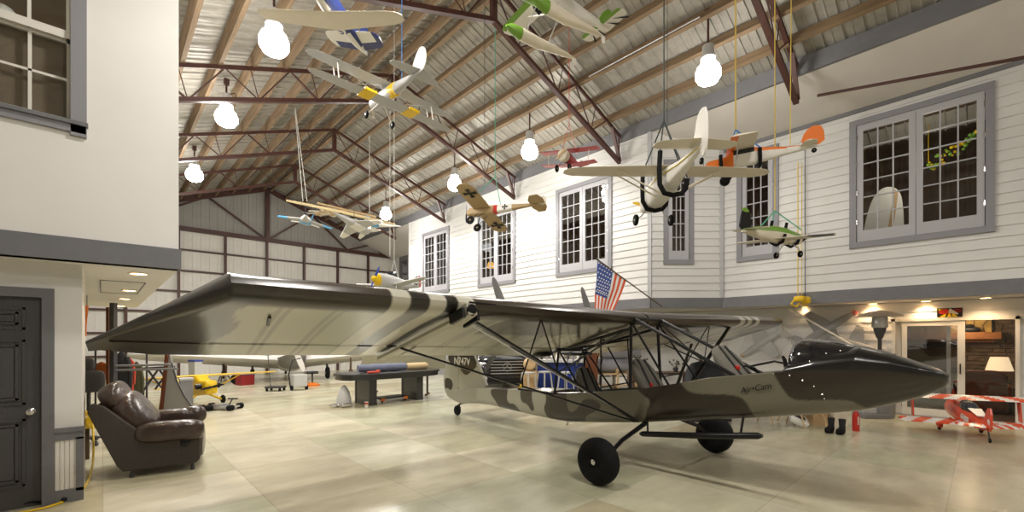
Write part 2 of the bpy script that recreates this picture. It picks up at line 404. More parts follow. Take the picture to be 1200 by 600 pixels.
# soffit over the ground floor on the right, lower wall, upper rooms
XW = 12.6
b = MB(); b.prism([(10.1, 17.5, ZS + .02), (10.1, 5.69, ZS + .02), (11.4, 4.45, ZS + .02), (11.4, YF, ZS + .02), (16.5, YF, ZS + .02), (16.5, 17.5, ZS + .02)], (0, 0, .18)); struct(b.build('ceiling', 'drywall'))
Wlow = WF((XW, 0, 0), (0, 1, 0), (-1, 0, 0))
pa, pb = at(1193, 400, X=XW), at(1045, 400, X=XW)
DZ = 2.06
siding('wall_right_lower', Wlow, YF, 9.4, 0, ZS + .02, [(pa.y, pb.y, -1, DZ)], rh=.2)
b = MB(); b.box((14.9, YF, 2.6), (15, 17.5, 6.9)); struct(b.build('wall_upper_room', 'dark_wood'))
b = MB(); b.box((10.25, 5.8, 6.62), (15, 17.5, 6.66)).box((11.5, YF, 6.3), (15, 5.8, 6.34)); struct(b.build('ceiling', 'dark_wood'))
struct(MB().box((11.45, YF, 2.61), (15, 5.8, 2.66)).box((10.2, 5.8, 2.61), (15, 17.4, 2.66)).build('floor', 'dark_wood'))
# far lower room end wall
struct(MB().box((16.4, YF, 0), (16.5, 17.5, ZS)).build('wall_lounge', 'drywall'))
struct(MB().box((12.6, 17.3, 0), (16.5, 17.4, ZS)).build('wall_workshop', 'siding_white'))

# ---- cream block on the left
YL, YU, XC, XU = 6.24, 5.90, -.15, .60
pd = -.43
b = MB(); b.box((XL, YL, DZ), (XC, YL + .12, ZS)); b.box((pd, YL, 0), (XC, YL + .12, DZ)); b.box((XL, YL, 0), (pd - .82, YL + .12, DZ)); b.box((XC - .12, YL + .12, 0), (XC, 7.3, ZS)); struct(b.build('wall_left_lower', 'white_paint'))
zu = 7.0
wx0, wx1, wz0, wz1 = -1.45, -.17, 3.66, 5.35
b = MB(); b.box((XL, YU, 2.585), (wx0, YU + .14, roofz(XL) + 1)); b.box((wx1, YU, 2.585), (XU, YU + .14, zu - .05)); b.box((wx0, YU, 2.585), (wx1, YU + .14, wz0)); b.box((wx0, YU, wz1), (wx1, YU + .14, zu - .1))
b.box((XU - .14, YU + .14, 2.4), (XU, 13.8, zu - .05)); b.box((XL, 13.66, 2.4), (XU, 13.8, zu - .3)); struct(b.build('wall_left_upper', 'white_paint'))
struct(MB().box((XL, YU - .03, 2.375), (XU + .02, YU + .14, 2.59)).build('trim_9', 'trim_dark'))
b = MB(); b.box((XL, YU, 2.375), (XU, 13.8, 2.42)); struct(b.build('ceiling', 'white_paint'))
p0, p1 = at(104, 331, Z=2.37), at(172, 333, Z=2.37)
b = MB()                                           # access hatch outline in the soffit
h0, h1 = V((-.02, 7.6, 2.37)), V((.42, 9.6, 2.37))
for a_, c_ in (((h0.x, h0.y), (h1.x, h0.y)), ((h1.x, h0.y), (h1.x, h1.y)), ((h1.x, h1.y), (h0.x, h1.y)), ((h0.x, h1.y), (h0.x, h0.y))): b.beam((*a_, 2.372), (*c_, 2.372), .012, .008)
struct(b.build('trim_10', 'trim_dark'))
# left door with six panels
dr = bpy.data.objects.new('door_1', None); COL.objects.link(dr); M = Matrix.Translation((pd - .41, YL, 0)); dr.matrix_world = M; ORG[dr.name] = M; struct(dr)
b = MB(); x0, x1 = pd - .82, pd
b.box((x0, YL + .03, .01), (x1, YL + .07, DZ - .03)); b.build('door_slab', 'door_charcoal', dr)
b = MB()
for cx0, cx1 in ((x0 + .11, x0 + .37), (x0 + .45, x0 + .71)):
    for z0, z1 in ((.22, .86), (1.0, 1.62), (1.72, 1.93)):
        for s_, t_, y_ in ((0, .03, .018), (.045, .075, .012)):
            b.box((cx0 + s_, YL + y_, z0 + s_), (cx1 - s_, YL + .03, z0 + s_ + .02)); b.box((cx0 + s_, YL + y_, z1 - s_ - .02), (cx1 - s_, YL + .03, z1 - s_))
            b.box((cx0 + s_, YL + y_, z0 + s_), (cx0 + s_ + .02, YL + .03, z1 - s_)); b.box((cx1 - s_ - .02, YL + y_, z0 + s_), (cx1 - s_, YL + .03, z1 - s_))
        b.box((cx0 + .075, YL + .016, z0 + .075), (cx1 - .075, YL + .03, z1 - .075))
b.build('panel_moulding', 'door_charcoal', dr)
b = MB(); b.lathe([(.032, 0), (.032, .006), (.012, .012), (.012, .035), (.026, .042), (.033, .058), (.028, .072), (.01, .078)], (pd - .075, YL + .03, .93), (0, -1, 0)); b.build('knob', 'chrome', dr, True)
b = MB(); b.box((pd, YL - .03, 0), (pd + .085, YL + .12, DZ + .06)); b.box((x0 - .085, YL - .03, 0), (x0, YL + .12, DZ + .06)); b.box((x0, YL - .03, DZ - .03), (pd, YL + .12, DZ + .06)); b.build('casing', 'trim_dark', dr)
# wainscot beside the door
b = MB(); b.box((pd + .085, YL - .035, .70), (XC + .02, YL, .745)); b.box((pd + .085, YL - .022, .62), (XC + .012, YL, .70)); b.box((pd + .085, YL - .022, 0), (XC + .012, YL, .13)); b.box((XC - .045, YL - .022, .1), (XC + .012, YL, .64)); struct(b.build('trim_11', 'trim_grey'))
b = MB(); x = pd + .09
while x < XC - .05: b.box((x, YL - .012, .1), (x + .028, YL, .64)); x += .034
struct(b.build('trim_12', 'cream_vinyl'))
# upper left sash window
wl = bpy.data.objects.new('window_1', None); COL.objects.link(wl); M = Matrix.Translation(((wx0 + wx1) / 2, YU, wz0)); wl.matrix_world = M; ORG[wl.name] = M; struct(wl)
b = MB(); b.box((wx1 - .05, YU - .03, wz0 - .1), (wx1 + .06, YU + .02, wz1 + .1)); b.box((wx0 - .06, YU - .03, wz0 - .1), (wx0 + .05, YU + .02, wz1 + .1)); b.box((wx0, YU - .03, wz1), (wx1, YU + .02, wz1 + .1)); b.box((wx0 - .05, YU - .03, wz0 - .07), (wx1 + .055, YU + .02, wz0 + .03)); b.build('casing', 'window_frame_grey', wl)
b = MB(); b.box((wx0 - .07, YU - .055, wz0 + .0), (wx1 + .07, YU + .01, wz0 + .035)); b.build('sill', 'trim_dark', wl)
zm = 4.47; i0, i1 = wx0 + .05, wx1 - .05
b = MB(); b.box((i0, YU + .01, zm), (i1, YU + .05, zm + .075)); b.box((i1 - .03, YU, zm), (i1, YU + .05, wz1)); b.box((i0, YU, zm), (i0 + .03, YU + .05, wz1))
for xx in (-.487, -.487 - .44, ): b.box((xx - .012, YU + .015, zm), (xx + .012, YU + .035, wz1))
b.box((i0, YU + .015, 4.86), (i1, YU + .035, 4.88)); b.build('upper_sash', 'cream_vinyl', wl)
b = MB(); b.box((i0, YU + .055, wz0 + .03), (i1, YU + .09, wz0 + .075)); b.box((i0, YU + .055, zm - .02), (i1, YU + .09, zm + .03)); b.box((i1 - .03, YU + .055, wz0), (i1, YU + .09, zm))
for xx in (-.487, -.487 - .44): b.box((xx - .012, YU + .06, wz0), (xx + .012, YU + .08, zm))
b.box((i0, YU + .06, 4.09), (i1, YU + .08, 4.112)); b.build('lower_sash', 'cream_vinyl', wl)
mat('sheer_brown', (.20, .15, .10), .7, var=.1)
b = MB(); b.box((i0, YU + .024, zm), (i1, YU + .028, wz1)); b.build('pane', 'window_glass', wl)
b = MB(); b.box((i0, YU + .068, wz0 + .03), (i1, YU + .072, zm)); b.build('pane', 'window_glass', wl)
b = MB(); b.box((XL, 8.6, 2.45), (XU - .14, 8.65, 6.6)); struct(b.build('wall_upper_left_room', 'sheer_brown'))
struct(MB().box((i0, YU + .13, wz0), (i1, YU + .132, zm)).build('window_blind', 'sheer_brown'))

b = MB(); b.hexa([(XL, YF, 0), (XE, YF, 0), (XE, YF - .1, 0), (XL, YF - .1, 0)], [(XL, YF, 6), (XE, YF, 6), (XE, YF - .1, 6), (XL, YF - .1, 6)]); b.prism([V((XL, YF, 6)), V((XE, YF, 6)), V((XE, YF, roofz(XE))), V((XR, YF, ZR)), V((XL, YF, roofz(XL)))], (0, -.1, 0)); struct(b.build('wall_front', mat('front_wall', (.45, .42, .38), .8)))
struct(MB().box((XL - .1, YF, 0), (XL, YB, roofz(XL))).build('wall_left', 'front_wall'))
# ---------------------------------------------------------------- the camouflaged aircraft
AO = V((5.24, 2.79, 0)); AF = V((-.06, -.998, 0)); AN = V((-.998, .06, 0))
A = lambda s, n, z: AO + AF * s + AN * n + UP * z
AM = Matrix(((AF.x, AN.x, 0, AO.x), (AF.y, AN.y, 0, AO.y), (0, 0, 1, 0), (0, 0, 0, 1)))
ac = thing('light_aircraft', 'large camouflaged open-cockpit high-wing aircraft with invasion stripes, standing in the middle of the hangar', 'aircraft', M=AM)
ac['label'] = 'large camouflage-painted open-cockpit aircraft with striped wing, filling the middle of the hangar'
def onn(px, py, n):                       # pixel on the plane at side offset n -> (s, z)
    r = at(px, py, d=1) - V((0, 0, EYE)); d = (n + AO.dot(AN)) / (r.x * AN.x + r.y * AN.y); p = r * d + V((0, 0, EYE)) - AO
    return (p.dot(AF), p.z)
def inside(p, poly):
    x, y = p; c = False; j = len(poly) - 1
    for i in range(len(poly)):
        xi, yi = poly[i]; xj, yj = poly[j]
        if (yi > y) != (yj > y) and x < (xj - xi) * (y - yi) / (yj - yi) + xi: c = not c
        j = i
    return c
def smooth_poly(P, it=2):
    for _ in range(it):
        Q = []
        for i in range(len(P)):
            a, b = P[i], P[(i + 1) % len(P)]; Q += [(a[0] * .75 + b[0] * .25, a[1] * .75 + b[1] * .25), (a[0] * .25 + b[0] * .75, a[1] * .25 + b[1] * .75)]
        P = Q
    return P
def interp(T, x):
    if x <= T[0][0]: return T[0][1:]
    for a, b in zip(T, T[1:]):
        if x <= b[0]:
            t = (x - a[0]) / (b[0] - a[0]); return tuple(p + (q - p) * t for p, q in zip(a[1:], b[1:]))
    return T[-1][1:]
# station: s, half width, sill z, bottom z, crown height (neg = open cockpit depth), squareness
ST = [(-5.0, .03, .50, .30, .02, 2.5), (-4.7, .05, .56, .27, .02, 3), (-4.17, .09, .64, .33, .02, 4), (-3.6, .14, .675, .375, .015, 5), (-2.6, .22, .755, .365, .015, 6), (-2.2, .27, .79, .37, .015, 7), (-1.75, .32, .805, .375, .015, 7), (-1.6, .33, .81, .38, -.2, 7),
      (-1.38, .345, .83, .39, -.22, 7), (-.75, .37, .905, .475, -.22, 7), (-.14, .38, .99, .565, -.22, 7), (.38, .38, 1.1, .665, -.22, 7), (.785, .38, 1.2, .735, -.2, 6), (1.12, .38, 1.25, .79, -.2, 6), (1.42, .375, 1.297, .85, -.15, 5), (1.52, .37, 1.315, .87, .1, 5), (1.75, .355, 1.355, .91, .17, 4),
      (2.05, .32, 1.41, .975, .155, 3.4), (2.28, .245, 1.405, 1.06, .09, 2.8), (2.45, .18, 1.375, 1.135, .045, 2.4), (2.54, .13, 1.355, 1.19, .025, 2.2), (2.59, .085, 1.34, 1.23, .015, 2.1), (2.615, .03, 1.32, 1.275, .006, 2)]
LGT_SHD, BRN, LGT, BLK = (.135, .125, .088), (.020, .0145, .009), (.32, .31, .25), (.004, .004, .005)
P_ = lambda L, it=2: smooth_poly([onn(x, y, .38) for x, y in L], it)
camo = [(BRN, P_([(743, 452), (752, 462), (764, 470), (757, 482), (753, 500), (885, 502), (880, 484), (872, 466), (853, 462), (820, 462), (806, 459), (797, 448), (790, 440), (760, 440)])),
        (BRN, P_([(634, 455), (637, 470), (632, 480), (642, 500), (682, 500), (683, 489), (695, 483), (705, 478), (700, 470), (684, 466), (676, 478), (668, 485), (662, 478), (662, 455)])),
        (BRN, P_([(562, 462), (566, 454), (586, 454), (584, 467), (586, 474), (595, 474), (603, 490), (573, 482), (571, 473)])),
        (BRN, P_([(601, 454), (618, 454), (617, 469), (621, 480), (617, 484), (611, 474), (602, 472)])),
        (BRN, P_([(902, 430), (906, 437), (916, 455), (926, 468), (940, 470), (985, 469), (1000, 473), (1014, 488), (1130, 500), (1130, 380), (902, 380)], 1))]
blackz = [onn(x, y, .33) for x, y in ((925, 434), (950, 433), (1020, 434), (1057, 438), (1103, 445))]
camo = [(c, p, min(q[0] for q in p), max(q[0] for q in p), min(q[1] for q in p), max(q[1] for q in p)) for c, p in camo]
def fpaint(s, z, top):
    acc = V((0, 0, 0))
    for ds, dz in ((-.004, -.003), (.004, -.003), (-.004, .003), (.004, .003)):
        c = LGT if s < -1.45 else LGT_SHD  # same paint throughout; forward of the tail darkened for the wing's shade
        for k, pl, a0, a1, b0, b1 in camo:
            if a0 <= s + ds <= a1 and b0 <= z + dz <= b1 and inside((s + ds, z + dz), pl): c = k
        acc += V(c) / 4
    c = tuple(acc)
    if s > 1.5: k = max(0, min(1, (z - interp(blackz, s)[0]) / .010 + .5)); c = tuple(p * (1 - k) + q * k for p, q in zip(c, BLK))
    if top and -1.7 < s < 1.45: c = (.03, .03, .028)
    return c
b = MB(); b.col = []; rings = []
NS = 50
s = -5.0
while s < 2.616:
    w, zt, zb, cr, e = interp(ST, s); half = []
    dense = [(PI / 2) * (1 - k / 120) for k in range(121)]
    cv = [(w * abs(math.cos(t)) ** (2 / e), zt - (zt - zb) * abs(math.sin(t)) ** (2 / e)) for t in dense]     # bottom centre -> sill
    Ls = [0]
    for p, q in zip(cv, cv[1:]): Ls.append(Ls[-1] + math.dist(p, q))
    j = 0
    for k in range(NS):
        d = Ls[-1] * k / (NS - 1)
        while j < len(Ls) - 2 and Ls[j + 1] < d: j += 1
        t = (d - Ls[j]) / max(1e-9, Ls[j + 1] - Ls[j]); half.append((cv[j][0] + (cv[j + 1][0] - cv[j][0]) * t, cv[j][1] + (cv[j + 1][1] - cv[j][1]) * t, False))
    if cr >= 0: top = [(w * math.cos(a), zt + cr * math.sin(a), False) for a in (.12, .3, .5, .75, 1.0, 1.3)]
    else: top = [(w - .012, zt + .008, False), (w - .03, zt, True), (w - .035, zt - .03, True), (w - .04, zt + cr, True), (w * .5, zt + cr, True), (w * .2, zt + cr, True)]
    ring = half + top
    full = ring + [(-x, z, t) for x, z, t in reversed(ring)][:-1] if False else ring + [(-x, z, t) for x, z, t in reversed(ring)]
    rings.append([A(s, x, z) for x, z, t in full]); b.col += [fpaint(s, z, t) for x, z, t in full]
    s += .0125
b.loft(rings); b.build('fuselage', 'painted_fabric', ac, smooth=35)
# lettering on the near side
p0, p1 = onn(868, 457.5, .39), onn(903, 451.5, .39); dx = (AF * (p1[0] - p0[0]) + UP * (p1[1] - p0[1])); mid = A((p0[0] + p1[0]) / 2, .392, (p0[1] + p1[1]) / 2 - .005)
text_mesh('Air•Cam', .085, frame(mid, dx, UP), 'side_lettering', 'black_metal', ac, .001, shear=.3)
for q, pts in (('screw', [(906, 438), (925, 440), (940, 446), (953, 453), (965, 462), (967, 467), (948, 424), (969, 414), (985, 411)]),):
    for x, y in pts:
        s_, z_ = onn(x, y, .385 if x < 960 else .33); w = interp(ST, s_)[0]; b = MB(); b.ball(A(s_, w + .004, z_), .007, 6, 4); b.build('screw_head', 'chrome', ac)
# windshield bubble
mat('smoked_acrylic', (.010, .010, .012), .06, coat=.5)
b = MB(); rings = []
for s_, wv, h in ((1.53, .30, .27), (1.57, .31, .285), (1.63, .31, .285), (1.72, .305, .26), (1.85, .29, .22), (1.98, .27, .165), (2.06, .20, .12)):
    zt = interp(ST, s_)[1]; rings.append([A(s_, wv * math.cos(a), zt + .01 + (h * math.sin(a) ** .8 if 0 < a < 3.14 else 0)) for a in [PI * k / 18 for k in range(19)]])
b.loft(rings, cap=False, closed=False); o = b.build('windshield', 'smoked_acrylic', ac, smooth=60); md = o.modifiers.new('s', 'SOLIDIFY'); md.thickness = .004
# wings
ribs = [.50 + .38 * k for k in range(12)]
def wpaint(n, u, low):
    a = abs(n); nz = noise.noise(V((n * 1.1, u * 1.6, 3.1 if n > 0 else 9.7)))
    for w0, w1, c in ((3.40, 3.57, 'w'), (3.235, 3.40, 'k'), (3.07, 3.235, 'w'), (2.95, 3.07, 'k'), (2.78, 2.95, 'w')):
        if w0 < a < w1: return (.50, .48, .40) if c == 'w' else (.012, .011, .01)
    tipb = 4.68 - .30 * max(0, 1 - u / .75) ** 1.5 + .10 * math.sin(u * 9)
    if a > tipb: c = (.019, .016, .011)
    elif u < .13: c = (.032, .022, .014)
    elif a > 3.57: c = (.30, .295, .215)
    else:
        c = (.34, .325, .235)
        if u < .42 + .25 * nz and .15 < a < 2.3: c = (.040, .029, .019)
        if nz > .28 and a < 2.6: c = (.10, .08, .055)
    if low:
        for r in ribs:
            if abs(abs(a - r) - .03) < .0101 and u > .1: return tuple(x * .55 for x in c)
    return c
SEC = [(1, .0), (.97, .008), (.9, .028), (.8, .05), (.7, .072), (.58, .092), (.45, .107), (.33, .113), (.22, .108), (.14, .094), (.08, .074), (.04, .052), (.015, .03), (0, .0)]
LOW = [(.0, .0), (.01, -.022), (.03, -.036), (.06, -.043), (.10, -.044), (.14, -.040), (.2, -.034), (.27, -.028), (.34, -.024), (.41, -.020), (.48, -.017), (.55, -.015), (.62, -.013), (.69, -.011), (.745, -.010)]
def chord(n):
    a = abs(n); L = V((-.2, n, 1.905 + .018 * a)); T = V((-1.85, n, 1.365 + .026 * a)); f = 0
    if a > 4.66: f = min(1, (a - 4.66) / .80); L = L.lerp(T + V((.25, 0, .09)), f); 
    return L, T, f
for sd in (1, -1):
    b = MB(); b.col = []; rings = []; k = 0; n = .02
    ns = [.02 + .02 * i for i in range(233)] + [4.68 + .02 * i for i in range(39)]
    for n in ns:
        L, T, f = chord(sd * n); c = T - L; cl = c.length; up = V((-c.z, 0, c.x)).normalized(); up = up if up.z > 0 else -up; th = cl * (1 - .35 * f)
        sc_ = 1 if n < 4.66 else 1.0
        ring = [L + c * u * sc_ * (.995) + up * t * th for u, t in SEC if u < .76] + [L + c * u + up * t * th for u, t in LOW[1:]]
        us = [(u, False) for u, t in SEC if u < .76] + [(u, True) for u, t in LOW[1:]]
        rings.append([A(*p) for p in ring]); b.col += [wpaint(sd * n, u, l) for u, l in us]
    b.loft(rings); b.build('wing', 'painted_fabric', ac, smooth=50)
    # aileron and flap behind the hinge line
    for nm, na, nb in (('flap', .45, 2.72), ('aileron', 2.76, 5.3)):
        b = MB(); b.col = []; rings = []; n = na
        while n <= nb:
            L, T, f = chord(sd * n); L0 = V((-.2, 0, 1.905 + .018 * n)); L0.y = sd * n; c = T - L0; up = V((-c.z, 0, c.x)).normalized(); up = up if up.z > 0 else -up; th = c.length * (1 - .5 * f)
            e = 1 - .13 * max(0, (n - 5.0) / .3) ** 2
            pr = [(.765, .056), (.85, .036), (.93, .018), (e, .004), (e, -.004), (.93, -.008), (.85, -.012), (.765, -.014)]
            rings.append([A(*(L0 + c * u + up * t * th)) for u, t in pr])
            for u, t in pr: b.col.append((.026, .022, .015) if n > 4.72 else wpaint(sd * n, u, t < 0))
            n += .02
        b.loft(rings); b.build(nm, 'painted_fabric', ac, smooth=50)
# centre section spar tubes, struts
def T_(p, q, r, nm='strut', m='black_metal', n=8): b = MB(); b.tube(A(*p), A(*q), r, n=n); return b.build(nm, m, ac, True)
for sd in (1, -1):
    b = MB(); b.beam(A(-.38, sd * 2.75, 1.84), A(-.12, sd * .37, .60), .022, .055, up=AF); b.build('wing_strut', 'black_metal', ac)
    b = MB(); b.beam(A(-1.22, sd * 3.02, 1.53), A(-.16, sd * .37, .59), .020, .045, up=AF); b.build('wing_strut', 'black_metal', ac)
    b = MB(); b.beam(A(-.38, sd * 2.74, 1.78), A(-.13, sd * .50, .665), .008, .012, up=AF); b.build('strut_fairing', 'light_grey', ac)
    for p, q, r in (((-.3, sd * 1.86, 1.86), (-.27, sd * 1.62, 1.26), .009), ((-.3, sd * 1.84, 1.86), (-.75, sd * 1.78, 1.05), .009), ((-.27, sd * 1.62, 1.26), (-1.0, sd * 1.7, 1.53), .010), ((-.27, sd * 1.62, 1.26), (-.2, sd * .3, 1.82), .010), ((-.75, sd * 1.78, 1.05), (-1.6, sd * .34, .8), .012)):
        T_(p, q, r, 'jury_strut')
    T_((-.2, sd * .3, 1.88), (1.08, sd * .33, 1.22), .021, 'cabane_tube')
    T_((-.26, sd * .3, 1.86), (-.24, sd * .35, .96), .020, 'cabane_tube')
    T_((-.26, sd * .3, 1.85), (.30, sd * .35, 1.08), .014, 'cabane_tube')
    T_((-.2, sd * .3, 1.86), (-1.62, sd * .3, 1.48), .028, 'wing_root_tube')
    T_((-.3, sd * .28, 1.76), (-1.9, sd * .26, 1.38), .020, 'wing_root_tube')
    T_((-1.55, sd * .3, 1.48), (-1.62, sd * .32, .8), .018, 'cabane_tube')
    T_((-1.55, sd * .3, 1.46), (-1.05, sd * .34, .86), .014, 'cabane_tube')
    T_((-.75, sd * .3, 1.66), (-.72, sd * .34, .9), .010, 'cabane_tube')
    T_((-.72, sd * .34, .9), (-1.1, sd * .3, 1.5), .012, 'cabane_tube')
T_((-.2, .3, 1.88), (-.2, -.3, 1.88), .022, 'cross_tube'); T_((-1.6, .3, 1.46), (-1.6, -.3, 1.46), .022, 'cross_tube'); T_((-.7, .3, 1.62), (-1.5, -.3, 1.45), .014, 'cross_tube'); T_((-.7, -.3, 1.62), (-1.5, .3, 1.45), .014, 'cross_tube')
b = MB(); rz = .0
b.path([A(-.9, .2, 1.3), A(-.95, .1, 1.42), A(-1.0, -.05, 1.36), A(-1.1, -.1, 1.1)], .008, 5).path([A(-1.5, .1, 1.4), A(-1.45, .22, 1.3), A(-1.5, .2, 1.15), A(-1.6, .1, .85)], .007, 5).path([A(-1.3, .25, 1.5), A(-1.35, .2, 1.25), A(-1.25, .22, 1.1), A(-1.3, .2, .8)], .006, 5); b.build('cable_loom', 'black_metal', ac)
# engine bearer mass beneath the wing root
b = MB(); b.pillow(A(-1.7, .5, 1.42), (.32, .22, .12), e=.6).pillow(A(-1.55, -.1, 1.40), (.3, .5, .07), e=.6); b.build('fuel_manifold', 'black_metal', ac, True)
for sd in (1, -1):
    b = MB(); b.pillow(A(-1.45, sd * .95, 1.80), (.34, .5, .24), e=.5).tube(A(-1.7, sd * .95, 1.80), A(-1.9, sd * .95, 1.80), .05).pillow(A(-1.3, sd * 1.12, 1.78), (.14, .2, .14)).pillow(A(-1.3, sd * .78, 1.78), (.14, .2, .14)); b.build('engine', 'dark_grey', ac, True)
    for k in range(3):
        a = math.radians(90 + -24 + 120 * k); b = MB(); rings = []
        for rr, wd, tw in ((.05, .03, .9), (.15, .05, .8), (.35, .06, .5), (.55, .055, .35), (.72, .04, .25), (.78, .015, .2)):
            c = V((-1.92, sd * .95 + rr * math.cos(a), 1.80 + rr * math.sin(a))); t = V((0, -math.sin(a), math.cos(a)))
            ch = t * math.cos(tw) + V((math.sin(tw), 0, 0)); nn = V((math.cos(tw), 0, 0)) - t * math.sin(tw)
            rings.append([A(*(c + ch * wd * x + nn * y * .012)) for x, y in ((-1, 0), (-.5, .6), (.3, 1), (1, .2), (.3, -.4), (-.5, -.3))])
        b.loft(rings); b.build('propeller_blade', 'mid_grey', ac, True)
b = MB(); b.lathe([(.03, 0), (.03, .04), (.02, .06), (.005, .075)], A(-.9, 1.05, 1.98)); b.build('beacon', 'white_paint', ac, True)
# landing light pod and grey channel beneath the stripes
mat('pod_beige', (.44, .42, .33), .4)
b = MB(); b.beam(A(-.12, 2.86, 1.90), A(-.36, 2.88, 1.80), .12, .10, up=AN).beam(A(-.30, 2.90, 1.80), A(-1.78, 3.00, 1.40), .10, .035, up=UP); b.build('light_pod', 'pod_beige', ac, bevel=.008)
b = MB(); b.lathe([(.048, 0), (.052, .02), (.04, .03)], A(-.13, 2.865, 1.885), AF); b.build('landing_light', 'black_metal', ac, True)
b = MB(); b.beam(A(-.1, 2.96, 1.86), A(-.3, 2.97, 1.80), .03, .09).beam(A(-.2, 2.74, 1.85), A(-.42, 2.75, 1.78), .03, .10).beam(A(-.1, 2.9, 1.95), A(-.12, 2.6, 1.94), .02, .015); b.build('light_bracket', 'black_metal', ac)
b = MB(); L, T, f = chord(4.36); c = T - L; q0, q1 = L + c * .26, L + c * .40; b.beam(A(*q0) - UP * .062, A(q1.x, 4.33, q1.z) - UP * .045, .022, .012); b.build('vent_slot', 'black_metal', ac)
# seats
mat('seat_fabric', (.17, .16, .135), .8, bump=.2, bscale=60)
for (s0, z0, s1, z1, w) in ((.98, 1.12, .66, 1.50, .44), (-.10, .82, -.42, 1.32, .44), (-1.15, .62, -1.42, 1.17, .40)):
    d = V((s1 - s0, 0, z1 - z0)); L = d.length; d.normalize(); nrm = V((d.z, 0, -d.x)); out = []
    for u, k in ((0, 1), (.45, 1), (.7, .92), (.85, .72), (.95, .45), (1, .12)): out.append((u, w / 2 * k))
    prof = [(u, x) for u, x in out] + [(u, -x) for u, x in reversed(out)]
    b = MB(); rings = []
    for off, sh in ((0, .93), (.02, 1), (.07, 1), (.10, .93)):
        rings.append([A(*(V((s0, 0, z0)) + d * L * (u * sh + .02) + V((0, x * sh, 0)) + nrm * off)) for u, x in prof])
    b.loft(rings); st = b.build('seat', 'seat_fabric', ac, smooth=50)
    b = MB()
    for yy in (-.07, .07):
        b.beam(A(*(V((s0, yy * 1.6, z0)) + nrm * .108)), A(*(V((s0, yy, z0)) + d * L * .95 + nrm * .108)), .04, .006, up=A(*nrm) - A(0, 0, 0))
    b.build('harness', 'black_metal', st)
    b = MB(); c = V((s0, .1, z0)) + d * L * .3 + nrm * .115; b.ball(A(*c), (.02, .03, .035), 8, 6); b.build('buckle', 'red_gloss', st)
    b = MB(); b.pillow(A(s0 + .16, 0, z0 - .03), (w, .38, .10), e=.5); b.build('seat_cushion', 'seat_fabric', st, True)
# instrument post, stick
b = MB(); b.path([A(1.5, .25, 1.32), A(1.49, .26, 1.42), A(1.47, .26, 1.46)], [.016, .02, .012], 8); b.build('grab_handle', 'black_metal', ac, True)
b = MB(); b.path([A(1.3, .2, 1.22), A(1.22, .28, 1.33), A(1.12, .3, 1.35)], .010, 6).path([A(.9, -.33, 1.3), A(1.2, -.3, 1.38), A(1.45, -.3, 1.33)], .012, 6); b.build('control_lever', 'black_metal', ac, True)
# landing gear
def wheel(b2, c, r, w, ax, hub='black_metal', parent=ac, nm='main_wheel'):
    b = MB(); prof = []
    for k in range(13):
        a = -PI / 2 + PI * k / 12; prof.append((r - w * .42 + w * .42 * math.cos(a) ** .8 if abs(math.cos(a)) > 1e-6 else r - w * .42, w / 2 * math.sin(a)))
    prof = [(r * .36, -w * .40), (r * .45, -w * .47)] + prof + [(r * .45, w * .47), (r * .36, w * .40)]
    b.lathe(prof, c, ax, 36); o = b.build(nm, 'rubber', parent, smooth=50)
    b = MB(); b.lathe([(r * .37, -w * .36), (r * .34, -w * .30), (r * .12, -w * .28), (r * .12, w * .28), (r * .34, w * .30), (r * .37, w * .36)], c, ax, 20)
    for k in range(6):
        a = 2 * PI * k / 6; U = V(ax).normalized().orthogonal().normalized(); W2 = V(ax).normalized().cross(U)
        b.ball(V(c) + (U * math.cos(a) + W2 * math.sin(a)) * r * .22 + V(ax).normalized() * w * .3, r * .035, 6, 4)
    b.build('hub', hub, o, smooth=50); return o
for sd in (1, -1):
    wheel(None, A(-.07 if sd > 0 else .1, sd * 1.19, .262), .262, .21, AN)
    b = MB(); s0 = -.07 if sd > 0 else .1
    b.path([A(-.05 if sd > 0 else .1, sd * .3, .58), A(s0, sd * .75, .43), A(s0, sd * 1.06, .27)], [.03, .026, .024], 8); b.build('gear_leg', 'black_metal', ac, True)
    b = MB(); b.lathe([(.03, -.06), (.03, .06), (.012, .07)], A(s0, sd * 1.22, .262), AN * sd); b.build('axle_cap', 'chrome', ac, True)
b = MB(); b.path([A(-.06, .40, .46), A(-.02, .40, .465), A(.6, .40, .55), A(1.3, .40, .665), A(1.34, .40, .672)], [.02, .042, .044, .042, .02], 12, flat=.8); b.build('boarding_step', 'black_metal', ac, True)
T_((.02, .36, .62), (.04, .39, .48), .011, 'step_bracket'); T_((1.13, .33, .82), (1.13, .39, .66), .013, 'step_bracket')
b = MB(); b.tube(A(-1.47, .2, .39), A(-1.47, .2, .34), .015).ball(A(-1.47, .2, .335), .02, 8, 5); b.build('static_probe', 'chrome', ac)
